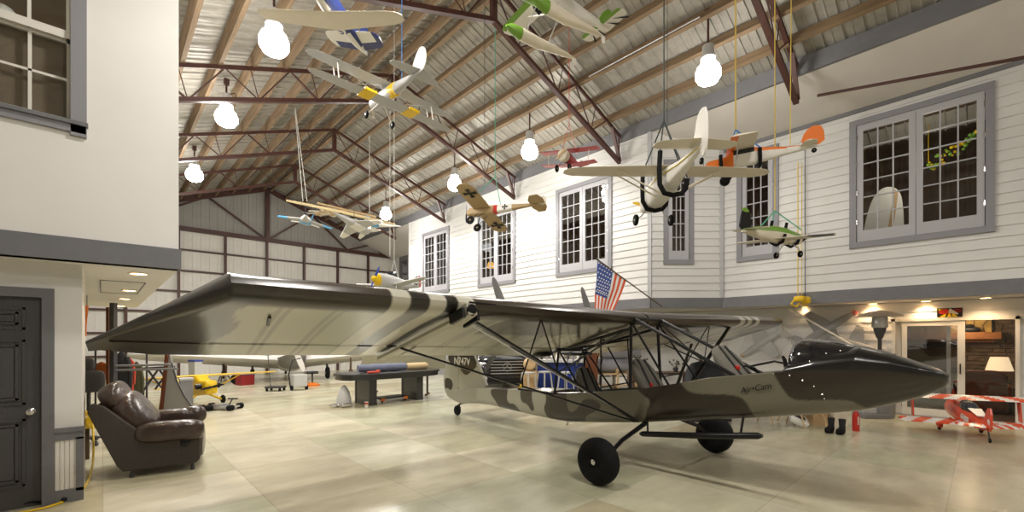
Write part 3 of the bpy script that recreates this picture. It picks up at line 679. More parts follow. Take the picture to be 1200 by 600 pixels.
# tail
def plate(nm, outline, th, m, n0=0, parent=ac): b = MB(); b.prism([A(s_, n0 - th / 2, z) for s_, z in outline], A(0, th, 0) - A(0, 0, 0)); return b.build(nm, m, parent)
MATS['camo_light'] = mat('camo_light', LGT, .3, coat=.3); mat('camo_brown', BRN, .3, coat=.3); mat('camo_olive', (.27, .255, .175), .3, coat=.3)
fin = plate('fin', smooth_poly([(-3.72, .64), (-3.95, .98), (-4.2, 1.30), (-4.42, 1.60), (-4.55, 1.64), (-4.76, 1.64), (-4.76, .30), (-4.55, .27)], 1), .06, 'camo_light')
rud = plate('rudder', smooth_poly([(-4.78, 1.64), (-5.0, 1.60), (-5.16, 1.35), (-5.34, .97), (-5.38, .7), (-5.34, .48), (-5.15, .33), (-4.78, .31)], 1), .045, 'camo_light')
plate('camo_patch', smooth_poly([(-4.05, 1.10), (-4.2, 1.30), (-4.42, 1.59), (-4.72, 1.60), (-4.72, 1.02), (-4.5, .86), (-4.3, .95)], 1), .064, 'camo_brown', parent=fin)
plate('camo_patch', smooth_poly([(-4.80, 1.6), (-5.0, 1.57), (-5.13, 1.32), (-5.2, 1.18), (-5.0, 1.05), (-4.80, 1.0)], 1), .049, 'camo_brown', parent=rud)
plate('camo_patch', smooth_poly([(-5.33, .78), (-5.05, .76), (-4.98, .62), (-5.08, .5), (-5.2, .56), (-5.32, .52)], 1), .049, 'camo_brown', parent=rud)
text_mesh('N747V', .21, frame(A(-4.62, .036, 1.155), AF, UP), 'tail_lettering', 'white_model', fin, .001, bold=True)
for sd in (1, -1):
    b = MB(); rings = []
    for n, s0, s1 in ((.03, -4.05, -5.05), (.5, -4.10, -5.12), (1.5, -4.3, -5.16), (1.9, -4.45, -5.14), (2.1, -4.62, -5.05), (2.17, -4.8, -4.95)):
        z = 1.72; c = s1 - s0
        rings.append([A(s0 + c * u, sd * n, z - .26 * u + t) for u, t in ((0, 0), (.1, .022), (.4, .032), (.8, .016), (1, .003), (1, -.003), (.8, -.012), (.4, -.02), (.1, -.018))])
    b.loft(rings); b.build('stabilizer', 'camo_olive', ac, smooth=50)
T_((-4.3, .9, 1.6), (-4.2, .05, 1.2), .009, 'tail_brace'); T_((-4.3, -.9, 1.6), (-4.2, -.05, 1.2), .009, 'tail_brace')
wheel(None, A(-4.85, 0, .105), .105, .07, AN, nm='tail_wheel')
b = MB(); b.path([A(-4.55, 0, .30), A(-4.7, 0, .27), A(-4.80, .045, .2), A(-4.85, .045, .11)], [.02, .02, .014, .014], 6).tube(A(-4.80, 0, .24), A(-4.74, 0, .16), .018); b.build('tail_fork', 'black_metal', ac, True)
b = MB(); b.lathe([(.0, -.014), (.026, -.014), (.03, 0), (.026, .014), (0, .014)], A(-.725, 1.78, 1.09), A(1.06, -2.65, -.94) - A(0, 0, 0)); b.build('yellow_clamp', 'yellow_gloss', ac)
# ---------------------------------------------------------------- hanging model aircraft
CF = lambda dep, right: (FWD * dep + RGT * right)          # direction by depth and to the right
def pose(c, nose_dep, nose_right, roll=0, pitch=0):
    """level pose: centre, heading given in plan; local x nose, y port, z up"""
    x = CF(nose_dep, nose_right).normalized(); y = UP.cross(x)
    return Matrix.Translation(c) @ Matrix(((x.x, y.x, 0, 0), (x.y, y.y, 0, 0), (0, 0, 1, 0), (0, 0, 0, 1))) @ Matrix.Rotation(math.radians(pitch), 4, 'Y') @ Matrix.Rotation(math.radians(roll), 4, 'X')
def L_(b, nm, m, t, smooth=45): return b.build(nm, m, t, smooth, world=False)
def wingpart(t, nm, m, x, z, semi, c0, c1, sweep=0, dih=0, th=.10, sides=(1, -1), y0=0, edge=None, rnd_tip=True, cut=None):
    b = MB(); rings = []
    prof = [(0, 0), (.04, .35), (.15, .75), (.35, 1), (.65, .62), (1, .05), (1, -.05), (.6, -.12), (.3, -.16), (.08, -.18)]
    st = []
    fr = [1, .96, .9, .8, .6, .4, .2, .1, .02] if rnd_tip else [1, .66, .33, 0.0]
    if 1 in sides: st += [(f, 1) for f in fr]
    if -1 in sides: st += [(f, -1) for f in reversed(fr)]
    for f, sd in st:
        c = c0 + (c1 - c0) * f; sh = 1
        if rnd_tip: sh = {1: .35, .96: .72, .9: .92}.get(f, 1)
        yy = sd * (y0 + (semi - y0) * f); xc = x - sweep * f - c * (1 - sh) * .5
        rings.append([V((xc - c * sh * u, yy, z + dih * f + v * th * c0 * (.6 + .4 * (1 - f)))) for u, v in prof])
    b.loft(rings)
    if edge:                                  # coloured leading edge: second material
        n = len(prof)
        for i in range(len(b.f)):
            f = b.f[i]
            if len(f) == 4 and edge(sum((b.v[k] for k in f), V()) / 4, [(k % n) for k in f]): b.m[i] = 1
    return L_(b, nm, m, t)
def body(t, nm, m, st, n=16, e=2.5, split=None):
    """st: x, half width, top, bottom"""
    b = MB(); rings = []
    f = lambda v, e: math.copysign(abs(v) ** (2 / e), v)
    for x, w, zt, zb in st:
        c, h = (zt + zb) / 2, (zt - zb) / 2
        rings.append([V((x, w * f(math.cos(2 * PI * (k + .5) / n), e), c + h * f(math.sin(2 * PI * (k + .5) / n), e))) for k in range(n)])
    b.loft(rings)
    if split:
        for i, fc in enumerate(b.f):
            q = sum((b.v[k] for k in fc), V()) / len(fc); b.m[i] = split(q)
    return L_(b, nm, m, t)
def flat(t, nm, m, pts, th=.012, y=0):        # outline in x,z
    b = MB(); b.prism([V((x, y - th / 2, z)) for x, z in smooth_poly(pts, 1)], (0, th, 0)); return L_(b, nm, m, t, False)
def flatz(t, nm, m, pts, th=.012, z=0, sm=1):  # outline in x,y
    b = MB(); b.prism([V((x, y, z - th / 2)) for x, y in (smooth_poly(pts, sm) if sm else pts)], (0, 0, th)); return L_(b, nm, m, t, False)
def mwheel(t, c, r, w=.03, hub='aluminium', nm='wheel'):
    b = MB(); b.lathe([(r * .4, -w / 2), (r * .85, -w / 2), (r, -w / 4), (r, w / 4), (r * .85, w / 2), (r * .4, w / 2)], c, (0, 1, 0), 18); o = L_(b, nm, 'rubber', t)
    b = MB(); b.lathe([(r * .42, -w * .4), (r * .1, -w * .55), (r * .1, w * .55), (r * .42, w * .4)], c, (0, 1, 0), 12); L_(b, 'hub', hub, o)
def mbar(t, nm, m, p, q, r=.006): b = MB(); b.tube(p, q, r, n=6); return L_(b, nm, m, t)
def prop(t, c, r, m='black_metal', a0=20, blades=2, ax=(1, 0, 0)):
    b = MB(); ax = V(ax)
    for k in range(blades):
        a = math.radians(a0 + 360 / blades * k); d = V((0, math.cos(a), math.sin(a))); s_ = ax.cross(d)
        b.loft([[V(c) + d * rr + s_ * w * x + ax * y * w * .4 for x, y in ((-1, -.5), (0, .4), (1, .6), (0, -.2))] for rr, w in ((0, .018), (r * .3, .024), (r * .7, .022), (r, .008))])
    return L_(b, 'propeller', m, t)
def cords(label, pts_list, m, r=.006, group='suspension cords'):
    b = MB()
    for P in pts_list: b.path(P, r, 5)
    return tag(b.build('suspension_cord', m), label, 'cord')
mat('cord_blue', (.05, .22, .6), .6); mat('cord_green', (.1, .45, .3), .6); mat('cord_yellow', (.75, .55, .1), .6); mat('cord_white', (.7, .7, .66), .6); mat('cord_dark', (.03, .04, .04), .6)
mat('tan_fabric', (.42, .30, .15), .6, var=.08); mat('silver_fabric', (.42, .42, .42), .4); mat('clear_dark', (.03, .035, .045), .1); mat('navy', (.02, .035, .15), .4); mat('dark_red', (.25, .012, .015), .4)

# 1 cream wing model, upper left
c = at(388, 24, d=4.9); M = pose(c, -1, -.14, roll=-7)
t = thing('model_airplane', 'hanging model plane with a broad cream wing and navy-edged white tail, top left', 'model airplane', M=M)
t['label'] = 'hanging model plane with broad cream wing and navy-edged white tail, beside the nearest lamp'
wingpart(t, 'wing', 'cream_model', .14, 0, .86, .30, .19, dih=.02)
body(t, 'fuselage', ['white_model', 'navy'], [(.40, .03, .18, .08), (.36, .06, .22, .05), (.1, .09, .26, .03), (-.3, .09, .24, .06), (-.6, .06, .2, .09), (-.82, .012, .17, .13)], split=lambda q: 1 if q.y > .035 else 0)
wingpart(t, 'tailplane', ['white_model', 'navy'], -.36, .13, .34, .36, .28, edge=lambda q, k: q.x < -.60 or q.y > .26)
flat(t, 'fin', 'navy', [(-.55, .2), (-.65, .42), (-.8, .44), (-.82, .15)])
text_mesh('5', .13, ORG[t.name] @ frame((.34, .0, .02), (0, 1, 0), (1, 0, 0)), 'lettering', 'navy', t, .002); text_mesh('57', .13, ORG[t.name] @ frame((-.26, 0, .05), (0, 1, 0), (1, 0, 0)), 'lettering', 'navy', t, .002)
cords('pale cord holding up the cream-winged model at the top left', [[c + UP * .2, V((c.x, c.y, roofz(c.x)))]], 'cord_white', .004)

# 2 silver biplane
zb_ = 5.25; pa, pb = at(361, 70, d=5.6), at(531, 153, d=7.35); c = (pa + pb) / 2; c.z = zb_
yd = (pa - pb); yd.z = 0; yd.normalize(); xh = yd.cross(UP)
M = Matrix.Translation(c) @ Matrix(((xh.x, yd.x, 0, 0), (xh.y, yd.y, 0, 0), (0, 0, 1, 0), (0, 0, 0, 1)))
t = thing('model_biplane', 'silver-grey hanging model biplane with yellow wing bands and white fin', 'model airplane', M=M)
wingpart(t, 'upper_wing', 'silver_fabric', .22, .14, 1.16, .26, .20)
wingpart(t, 'lower_wing', 'silver_fabric', .14, -.14, 1.16, .24, .18)
body(t, 'fuselage', 'silver_fabric', [(.50, .03, .04, -.03), (.47, .08, .08, -.08), (.3, .09, .10, -.10), (-.1, .075, .1, -.08), (-.5, .035, .06, -.02), (-.78, .01, .04, .01)])
flat(t, 'fin', 'white_model', [(-.52, .05), (-.62, .25), (-.74, .36), (-.86, .30), (-.88, .12), (-.80, .0)])
wingpart(t, 'tailplane', 'silver_fabric', -.55, .04, .38, .22, .13)
for y in (-.36, .36):
    b = MB(); b.prism([V((-.10, y - .09, -.155)), V((-.10, y + .09, -.155)), V((.145, y + .09, -.155)), V((.145, y - .09, -.155))], (0, 0, .035)); L_(b, 'yellow_band', 'yellow_gloss', t, False)
b = MB(); b.loft([[V((x, .082 * math.cos(2 * PI * k / 14), .01 + .098 * math.sin(2 * PI * k / 14))) for k in range(14)] for x in (-.02, -.16)]); L_(b, 'yellow_band', 'yellow_gloss', t)
for y in (-.78, .78):
    for x in (.0, .12): mbar(t, 'wing_strut', 'white_model', (x, y, -.13), (x + .06, y, .15), .008)
for y in (-.12, .12): mbar(t, 'wing_strut', 'white_model', (.1, y * .6, .08), (.12, y, .15), .006); mbar(t, 'gear_leg', 'white_model', (.25, y * .5, -.09), (.3, y * 1.7, -.27), .007)
for y in (-.22, .22): mwheel(t, (.3, y, -.29), .055)
prop(t, (.52, 0, 0), .18, 'cream_model', 80)
for y in (-1, 1): mbar(t, 'bracing_wire', 'cord_white', (.05, y * .1, -.1), (.1, y * .76, .15), .002); mbar(t, 'bracing_wire', 'cord_white', (.05, y * .1, .1), (.1, y * .76, -.13), .002)
cords('blue cord holding up the silver biplane model', [[c + xh * -.3 + UP * .1, V(((c + xh * -.3).x, (c + xh * -.3).y, roofz((c + xh * -.3).x)))]], 'cord_blue', .005)

# 3 green and white float plane, top centre
c = at(655, 5, d=5.15); M = pose(c, -.54, -.84, roll=-2)
t = thing('model_floatplane', 'green and white model float plane hanging nose-out above the striped flag', 'model airplane', M=M)
t['label'] = 'green and white model float plane hanging from the roof at top centre, green-nosed floats'
t['label'] = 'green and white model float plane with green-nosed floats hanging from the roof'
wingpart(t, 'wing', ['white_model', 'green_gloss'], .26, .12, .95, .30, .27, edge=lambda q, k: q.x > .19, th=.12)
body(t, 'fuselage', ['white_model', 'green_gloss'], [(.52, .06, .07, -.09), (.49, .09, .10, -.13), (.30, .10, .12, -.13), (0, .09, .13, -.12), (-.4, .055, .08, -.05), (-.8, .02, .03, -.0)], split=lambda q: 1 if q.x > .38 else 0)
wingpart(t, 'tailplane', ['white_model', 'green_gloss'], -.62, .02, .34, .22, .18, edge=lambda q, k: q.x > -.67)
for a in (-.22, -.10, .10, .22): flatz(t, 'black_stripe', 'black_metal', [(-.70, a * .8), (-.84, a * 1.3), (-.84, a * 1.3 + .04)], .004, .008, 0)
flat(t, 'fin', 'green_gloss', [(-.6, .03), (-.74, .24), (-.86, .26), (-.88, .0)])
for sd in (1, -1):
    fl2 = body(t, 'float', ['cream_model', 'green_gloss'], [(.56, .015, -.30, -.32), (.50, .045, -.27, -.36), (.36, .06, -.27, -.40), (.1, .06, -.29, -.41), (-.02, .058, -.30, -.39), (-.3, .045, -.32, -.36), (-.46, .015, -.33, -.345)], split=lambda q: 1 if q.x > .33 else 0)
    for p in fl2.data.vertices: p.co.y += sd * .26
    for x in (.28, -.05): mbar(t, 'float_strut', 'aluminium', (x, sd * .07, -.1), (x, sd * .26, -.29), .007)
    mbar(t, 'wing_strut', 'white_model', (.1, sd * .09, -.10), (.1, sd * .5, .1), .008)
    flat(t, 'water_rudder', 'white_model', [(-.44, -.33), (-.50, -.33), (-.50, -.42), (-.45, -.42)], .01, sd * .26)
prop(t, (.55, 0, -.02), .17, 'blue_gloss', 95)
b = MB(); b.path([V((.25, .13, .2)), V((.25, .14, -.05)), V((.25, .05, -.17)), V((.25, -.05, -.17)), V((.25, -.14, -.05)), V((.25, -.13, .2))], .022, 8); L_(b, 'foam_sling', 'rubber', t)
cords('pair of dark cords holding up the green and white float plane', [[c + UP * .1 + RGT * .1, c + UP * 3.0 + RGT * .1], [c + UP * .1 - RGT * .1, c + UP * 3.0 - RGT * .1]], 'cord_dark', .004)

# 4 red biplane
c = at(667, 187, d=8.2); M = pose(c, -1.05, -.75, roll=-8)
t = thing('model_biplane', 'small red hanging model biplane with a round cream cowl', 'model airplane', M=M)
wingpart(t, 'upper_wing', 'red_gloss', .14, .14, .60, .20, .20, rnd_tip=False); wingpart(t, 'lower_wing', 'red_gloss', .10, -.12, .56, .18, .18, rnd_tip=False, dih=.04)
body(t, 'fuselage', ['dark_red', 'cream_model'], [(.30, .06, .06, -.06), (.27, .095, .10, -.10), (.16, .10, .10, -.10), (0, .085, .09, -.09), (-.3, .04, .05, -.03), (-.5, .01, .03, .01)], split=lambda q: 1 if q.x > .2 else 0)
flat(t, 'fin', 'white_model', [(-.36, .03), (-.46, .16), (-.56, .15), (-.56, .0)]); wingpart(t, 'tailplane', 'red_gloss', -.36, .03, .20, .14, .10)
for y in (-.42, .42): mbar(t, 'wing_strut', 'cream_model', (.04, y, -.1), (.06, y, .14), .006)
for y in (-.12, .12): mbar(t, 'gear_leg', 'black_metal', (.15, y * .4, -.09), (.18, y, -.2), .006); mwheel(t, (.18, y * 1.1, -.21), .065, .02, 'plywood')
prop(t, (.32, 0, 0), .13, 'plywood', 40)
cords('red cord rig holding up the red biplane model', [[c + UP * .1 + RGT * .15, c + UP * .65], [c + UP * .1 - RGT * .15, c + UP * .65], [c + UP * .65, V((c.x, c.y, roofz(c.x)))]], 'red_gloss', .005)

# 5 white high-wing in black foam sling
c = at(782, 203, d=4.75); M = pose(c, 1, -.02, roll=0)
t = thing('model_airplane', 'long-winged white hanging model seen from behind in black foam slings', 'model airplane', M=M)
wingpart(t, 'wing', 'cream_model', .16, .02, 1.12, .34, .25, th=.09)
mat('model_stripe', (.75, .6, .08), .4)
body(t, 'fuselage', 'white_model', [(.72, .05, -.06, -.20), (.68, .09, -.02, -.24), (.35, .105, .02, -.26), (.0, .10, .04, -.24), (-.4, .05, -.02, -.15), (-.86, .012, -.05, -.09)], e=4)
for sd in (1, -1):
    b = MB(); b.path([V((.6, sd * .094, -.07)), V((.0, sd * .102, -.04)), V((-.4, sd * .053, -.07)), V((-.8, sd * .018, -.07))], .010, 6, flat=.4); L_(b, 'side_stripe', 'model_stripe', t)
flat(t, 'fin', 'white_model', [(-.62, -.04), (-.70, .10), (-.74, .22), (-.82, .27), (-.92, .24), (-.94, .0), (-.90, -.16), (-.84, -.17), (-.78, -.06)], .018)
wingpart(t, 'tailplane', 'cream_model', -.60, .0, .38, .24, .17)
for sd in (1, -1):
    for x in (-.02, .1): mbar(t, 'wing_strut', 'cream_model', (x, sd * .09, -.22), (x - .02, sd * .56, .02), .009)
    b = MB(); b.path([V((.42, sd * .08, -.25)), V((.44, sd * .14, -.34)), V((.44, sd * .19, -.38))], .007, 6); L_(b, 'gear_leg', 'aluminium', t); mwheel(t, (.44, sd * .21, -.39), .065, .04)
mwheel(t, (-.82, .0, -.20), .03, .02, nm='tail_wheel'); prop(t, (.74, 0, -.12), .16, 'yellow_gloss', 10)
c5 = c; Mt = ORG[t.name]
for nm, x, lab in (('rear', -.16, 'black foam-padded sling under the rear body of the long-winged white model'), ('front', .40, 'black foam-padded sling under the nose of the long-winged white model')):
    b = MB(); b.path([Mt @ V(q) for q in ((x, .135, .17), (x, .145, .0), (x, .14, -.18), (x, .09, -.27), (x, 0, -.29), (x, -.09, -.27), (x, -.135, -.22), (x, -.15, -.12))], .026, 10)
    tag(b.build('foam_sling', 'rubber', smooth=True), lab, 'sling')
hub = Mt @ V((.1, 0, .62))
cords('dark rope rig with a top ring above the long-winged white model', [[hub, Mt @ V((-.16, .14, .15))], [hub, Mt @ V((-.16, -.15, -.1))], [hub, Mt @ V((.42, .14, .15))], [hub, Mt @ V((.3, -.3, .1))], [hub, V((hub.x, hub.y, roofz(hub.x)))]], 'cord_dark', .008)

# 6 orange and white high wing
c = at(872, 184, d=6.1); M = pose(c, .38, -.92, roll=-8, pitch=3)
t = thing('model_airplane', 'orange and white hanging model plane with orange cowl and fin', 'model airplane', M=M)
wingpart(t, 'wing', ['cream_model', 'orange_gloss'], .22, .10, .80, .34, .30, edge=lambda q, k: q.x > .15 or q.x < -.08, rnd_tip=False)
body(t, 'fuselage', ['orange_gloss', 'white_model', 'clear_dark'], [(.50, .03, -.02, -.09), (.46, .07, .02, -.12), (.22, .08, .04, -.13), (.14, .08, .10, -.13), (-.12, .075, .10, -.12), (-.5, .045, .03, -.07), (-.86, .012, -.0, -.04)], n=20, e=4, split=lambda q: 2 if (-.12 < q.x < .15 and q.z > .01 and q.z < .09) else (0 if q.z > .0 or q.x > .14 else 1))
flat(t, 'fin', ['orange_gloss'], [(-.66, .02), (-.72, .18), (-.82, .24), (-.93, .20), (-.94, -.03)], .02); wingpart(t, 'tailplane', 'cream_model', -.66, .0, .28, .20, .14)
for y in (-.12, .12): mbar(t, 'gear_leg', 'aluminium', (.2, y * .5, -.12), (.24, y * 1.2, -.24), .007); mwheel(t, (.24, y * 1.4, -.25), .07, .045)
mwheel(t, (-.82, 0, -.08), .03, .02, nm='tail_wheel'); prop(t, (.52, 0, -.05), .14, 'black_metal', 60)
for sd in (1, -1): mbar(t, 'wing_strut', 'aluminium', (.12, sd * .07, -.11), (.1, sd * .4, .1), .007)
text_mesh('C-5', .20, ORG[t.name] @ frame((.04, -.58, .088), (0, 1, 0), (1, 0, 0)), 'lettering', 'orange_gloss', t, .003)
Mt = ORG[t.name]
for x, lab in ((.30, 'black foam sling under the orange cowl of the orange and white model'), (-.18, 'black foam sling behind the cabin of the orange and white model')):
    b = MB(); b.path([Mt @ V(q) for q in ((x, .11, .06), (x, .12, -.05), (x, .08, -.14), (x, 0, -.16), (x, -.08, -.14), (x, -.12, -.05), (x, -.11, .06))], .024, 8); tag(b.build('foam_sling', 'rubber', smooth=True), lab, 'sling')
hb = at(862, 152, d=6.1)
cords('blue and green cord bridle above the orange and white model', [[hb, Mt @ V((-.2, .1, .05))], [hb, Mt @ V((-.2, -.1, .05))], [hb, Mt @ V((.2, .12, .12))]], 'cord_blue', .009)
cords('yellow cord carrying the orange and white model', [[hb, V((hb.x, hb.y, roofz(hb.x)))]], 'cord_yellow', .010)
p = at(926, 170, d=5.7); cords('yellow cord at the tail of the orange and white model', [[p, V((p.x + .1, p.y, roofz(p.x + .1)))]], 'cord_yellow', .006)

# 7 green, black and white low wing
c = at(912, 277, d=6.0); M = pose(c, .35, .94, roll=7, pitch=0)
t = thing('model_airplane', 'green, white and black aerobatic model hanging before the narrow window', 'model airplane', M=M)
wingpart(t, 'wing', ['cream_model', 'dark_grey'], .16, -.04, .72, .30, .14, th=.12, sweep=.03, edge=lambda q, k: q.y < -.42 and -.06 < q.x < .1)
body(t, 'fuselage', ['green_gloss', 'cream_model'], [(.42, .03, .02, -.05), (.38, .07, .06, -.09), (.1, .08, .12, -.10), (-.1, .075, .13, -.09), (-.4, .05, .10, -.05), (-.66, .015, .05, .0)], split=lambda q: 0 if q.z > .035 else 1)
flat(t, 'fin', 'black_metal', [(-.5, .06), (-.56, .26), (-.66, .32), (-.70, .26), (-.72, .02)], .02); flat(t, 'fin_tip', 'green_gloss', [(-.56, .27), (-.66, .33), (-.70, .27), (-.64, .26)], .024)
wingpart(t, 'tailplane', 'cream_model', -.46, .05, .27, .18, .12)
for s_ in (0, 1, 2, 3, 4):
    a = 2 * PI * s_ / 5; b = MB(); cx, cz = -.22, .03
    b.prism([V((cx, .078, cz)) + V((math.cos(a + o) * r, 0, math.sin(a + o) * r)) for r, o in ((.02, -.6), (.075, 0), (.02, .6))], (0, .006, 0)); L_(b, 'star_point', 'black_metal', t, False)
for y in (-.1, .1):
    b = MB(); b.path([V((.2, y * .6, -.09)), V((.22, y * 1.5, -.16)), V((.22, y * 1.7, -.22))], .008, 6); L_(b, 'gear_leg', 'aluminium', t); mwheel(t, (.22, y * 1.8, -.235), .045, .025)
prop(t, (.45, 0, -.02), .13, 'black_metal', 150); b = MB(); b.lathe([(.045, 0), (.03, .05), (.003, .08)], (.42, 0, -.015), (1, 0, 0)); L_(b, 'spinner', 'dark_grey', t)
Mt = ORG[t.name]
for x, lab in ((-.02, 'black foam sling around the green aerobatic model'), (.26, 'black foam sling at the nose of the green aerobatic model')):
    b = MB(); b.path([Mt @ V(q) for q in ((x, .10, .22), (x, .12, .06), (x, .09, -.08), (x, 0, -.125), (x, -.09, -.08), (x, -.12, .02))], .020, 8); tag(b.build('foam_sling', 'rubber', smooth=True), lab, 'sling')
hb = at(834, 241, d=6.0); hb = at(908, 247, d=6.05)
cords('green cord bridle above the green aerobatic model', [[hb, Mt @ V((-.02, .10, .2))], [hb, Mt @ V((.3, -.1, .1))], [hb, Mt @ V((-.3, .05, .1))]], 'cord_green', .008)
cords('yellow cord carrying the green aerobatic model', [[hb, V((hb.x, hb.y, roofz(hb.x)))]], 'cord_yellow', .008)

# 8 tan monoplane with crosses
c = at(573, 247, d=8.6); M = pose(c, .385, -.92, roll=14, pitch=0)
t = thing('model_airplane', 'tan hanging model monoplane with black crosses on wings and body', 'model airplane', M=M)
wingpart(t, 'wing', 'tan_fabric', .30, .03, .92, .36, .36, rnd_tip=True, th=.07)
body(t, 'fuselage', ['tan_fabric', 'white_model', 'red_gloss'], [(.48, .03, .03, -.04), (.42, .07, .08, -.07), (.1, .075, .09, -.08), (-.12, .07, .08, -.07), (-.2, .065, .08, -.07), (-.28, .06, .075, -.06), (-.36, .055, .07, -.055), (-.5, .05, .06, -.04), (-1.0, .015, .03, .0)], e=5, split=lambda q: 2 if -.2 < q.x < -.12 else 1 if -.5 < q.x < -.2 else 0)
flatz(t, 'tailplane', 'tan_fabric', [(-.86, .28), (-.86, -.28), (-1.14, -.30), (-1.16, .30)], .012, .03); flat(t, 'rudder', 'cream_model', [(-.98, .03), (-1.02, .17), (-1.16, .17), (-1.18, -.03)])
def cross(b, c, u, v, s):
    c, u, v = V(c), V(u) * s, V(v) * s; n = u.cross(v).normalized() * .006
    for a, d in ((u, v), (v, u)): b.prism([c - a - d * .35, c - a * .25 - d * .13, c + a * .25 - d * .13, c + a - d * .35, c + a + d * .35, c + a * .25 + d * .13, c - a * .25 + d * .13, c - a + d * .35], n)
for y in (-.62, .62): b = MB(); cross(b, (.1, y, .012), (1, 0, 0), (0, 1, 0), .13); L_(b, 'black_cross', 'black_metal', t, False)
b = MB(); cross(b, (-.36, .064, .01), (1, 0, 0), (0, 0, 1), .055); L_(b, 'black_cross', 'black_metal', t, False)
for y in (-.14, .14): mbar(t, 'gear_leg', 'black_metal', (.22, y * .4, -.07), (.3, y, -.24), .007); mbar(t, 'gear_leg', 'black_metal', (.05, y * .4, -.07), (.3, y, -.24), .005); mwheel(t, (.3, y * 1.1, -.25), .085, .03, 'plywood')
prop(t, (.50, 0, 0), .19, 'dark_grey', 80); mbar(t, 'king_post', 'black_metal', (.1, 0, .08), (.1, 0, .24), .006)
Mt = ORG[t.name]; hb = Mt @ V((-.05, 0, .75))
cords('mint green cord rig holding up the tan cross-marked model', [[hb, Mt @ V((.3, .3, .04))], [hb, Mt @ V((-.25, 0, .06))], [hb, V((hb.x, hb.y, roofz(hb.x)))]], 'cord_green', .008)

# 9-11 jets below a bamboo pole
def jet(label, c, heading, m1, m2, s=1.0, roll=0, pitch=0, twin=True, delta=True):
    M = pose(c, *heading, roll=roll, pitch=pitch) @ Matrix.Scale(s, 4); t = thing('model_jet', label, 'model airplane', M=M)
    body(t, 'fuselage', [m1, m2], [(.80, .006, .01, -.01), (.6, .035, .03, -.03), (.4, .06, .07, -.05), (.1, .12, .07, -.07), (-.3, .14, .05, -.07), (-.55, .12, .04, -.06)], e=3, split=lambda q: 1 if -.2 < q.x < .15 else 0)
    b = MB(); b.ball((.42, 0, .06), (.14, .04, .05), 10, 6); L_(b, 'canopy', 'clear_dark', t)
    for sd in (1, -1):
        b = MB(); b.prism([V((.15, sd * .1, -.01)), V((-.22, sd * .62, -.03)), V((-.34, sd * .62, -.03)), V((-.32, sd * .1, -.01))], (0, 0, .022)); L_(b, 'wing', m1, t, False)
        b = MB(); b.prism([V((-.07, sd * .41, -.032)), V((-.22, sd * .625, -.037)), V((-.345, sd * .625, -.037)), V((-.335, sd * .41, -.032))], (0, 0, .03)); L_(b, 'wing_tip', m2, t, False)
        b = MB(); b.prism([V((-.42, sd * .13, -.02)), V((-.60, sd * .34, -.03)), V((-.68, sd * .34, -.03)), V((-.62, sd * .12, -.02))], (0, 0, .016)); L_(b, 'stabilator', 'white_model', t, False)
        b = MB(); b.prism([V((-.25, sd * .1, .04)), V((-.46, sd * .15, .28)), V((-.56, sd * .15, .28)), V((-.55, sd * .1, .04))], (0, .014, 0)); L_(b, 'tail_fin', m2 if sd > 0 else 'dark_grey', t, False)
        b = MB(); b.lathe([(.05, 0), (.055, -.06), (.045, -.12)], (-.53, sd * .06, -.01), (1, 0, 0), 12); L_(b, 'exhaust', 'dark_grey', t)
    return t
c9 = at(358, 258, d=12.5); jet('pale blue and white hanging model jet under the bamboo pole', c9, (-.75, .35), 'light_grey', 'sky_blue', 1.15, roll=-8, pitch=6)
c10 = at(386, 249, d=14.6); jet('yellow-primed hanging model jet behind the pale blue jet', c10, (-.3, .95), 'plywood', 'cream_model', .95, roll=6)
c11 = at(415, 263, d=11.8); jet('grey and white hanging model jet with dark twin fins nearest the lamp', c11, (-.9, -.3), 'light_grey', 'white_model', 1.05, roll=16, pitch=-8)
c12 = at(440, 263, d=14.2); jet('white hanging model jet with blue belly patches, under the right end of the pole', c12, (.3, .95), 'white_model', 'sky_blue', 1.0, roll=-10)
pa, pb = at(336, 235, d=12.6), at(463, 263, d=12.4)
b = MB(); b.path([pa, (pa + pb) / 2 + UP * .02, pb], [.035, .05, .03], 8); tag(b.build('bamboo_pole', mat('bamboo', (.62, .50, .27), .6), smooth=True), 'long pale bamboo pole carrying the hanging model jets', 'pole')
b = MB(); b.path([at(372, 238, d=12.9), at(440, 254, d=12.9)], .03, 8); tag(b.build('bamboo_pole', 'plywood', smooth=True), 'shorter pale pole tied alongside the jets\' bamboo pole', 'pole')
u1 = at(355, 236, d=12.6); u2 = at(433, 250, d=12.4)
cords('pair of pale ropes lifting the left part of the bamboo pole', [[u1, u1 + UP * 2.9 - RGT * .25], [u1 + RGT * .12, u1 + UP * 2.9 - RGT * .25]], 'cord_white', .010)
cords('pale rope lifting the right part of the bamboo pole', [[u2, u2 + UP * 2.2]], 'cord_white', .008)
for cc, l in ((c9, 'blue jet'), (c11, 'grey jet')):
    cords('short dark cord tying the %s to the pole' % l, [[cc + UP * .06, cc + UP * .42]], 'cord_dark', .008)

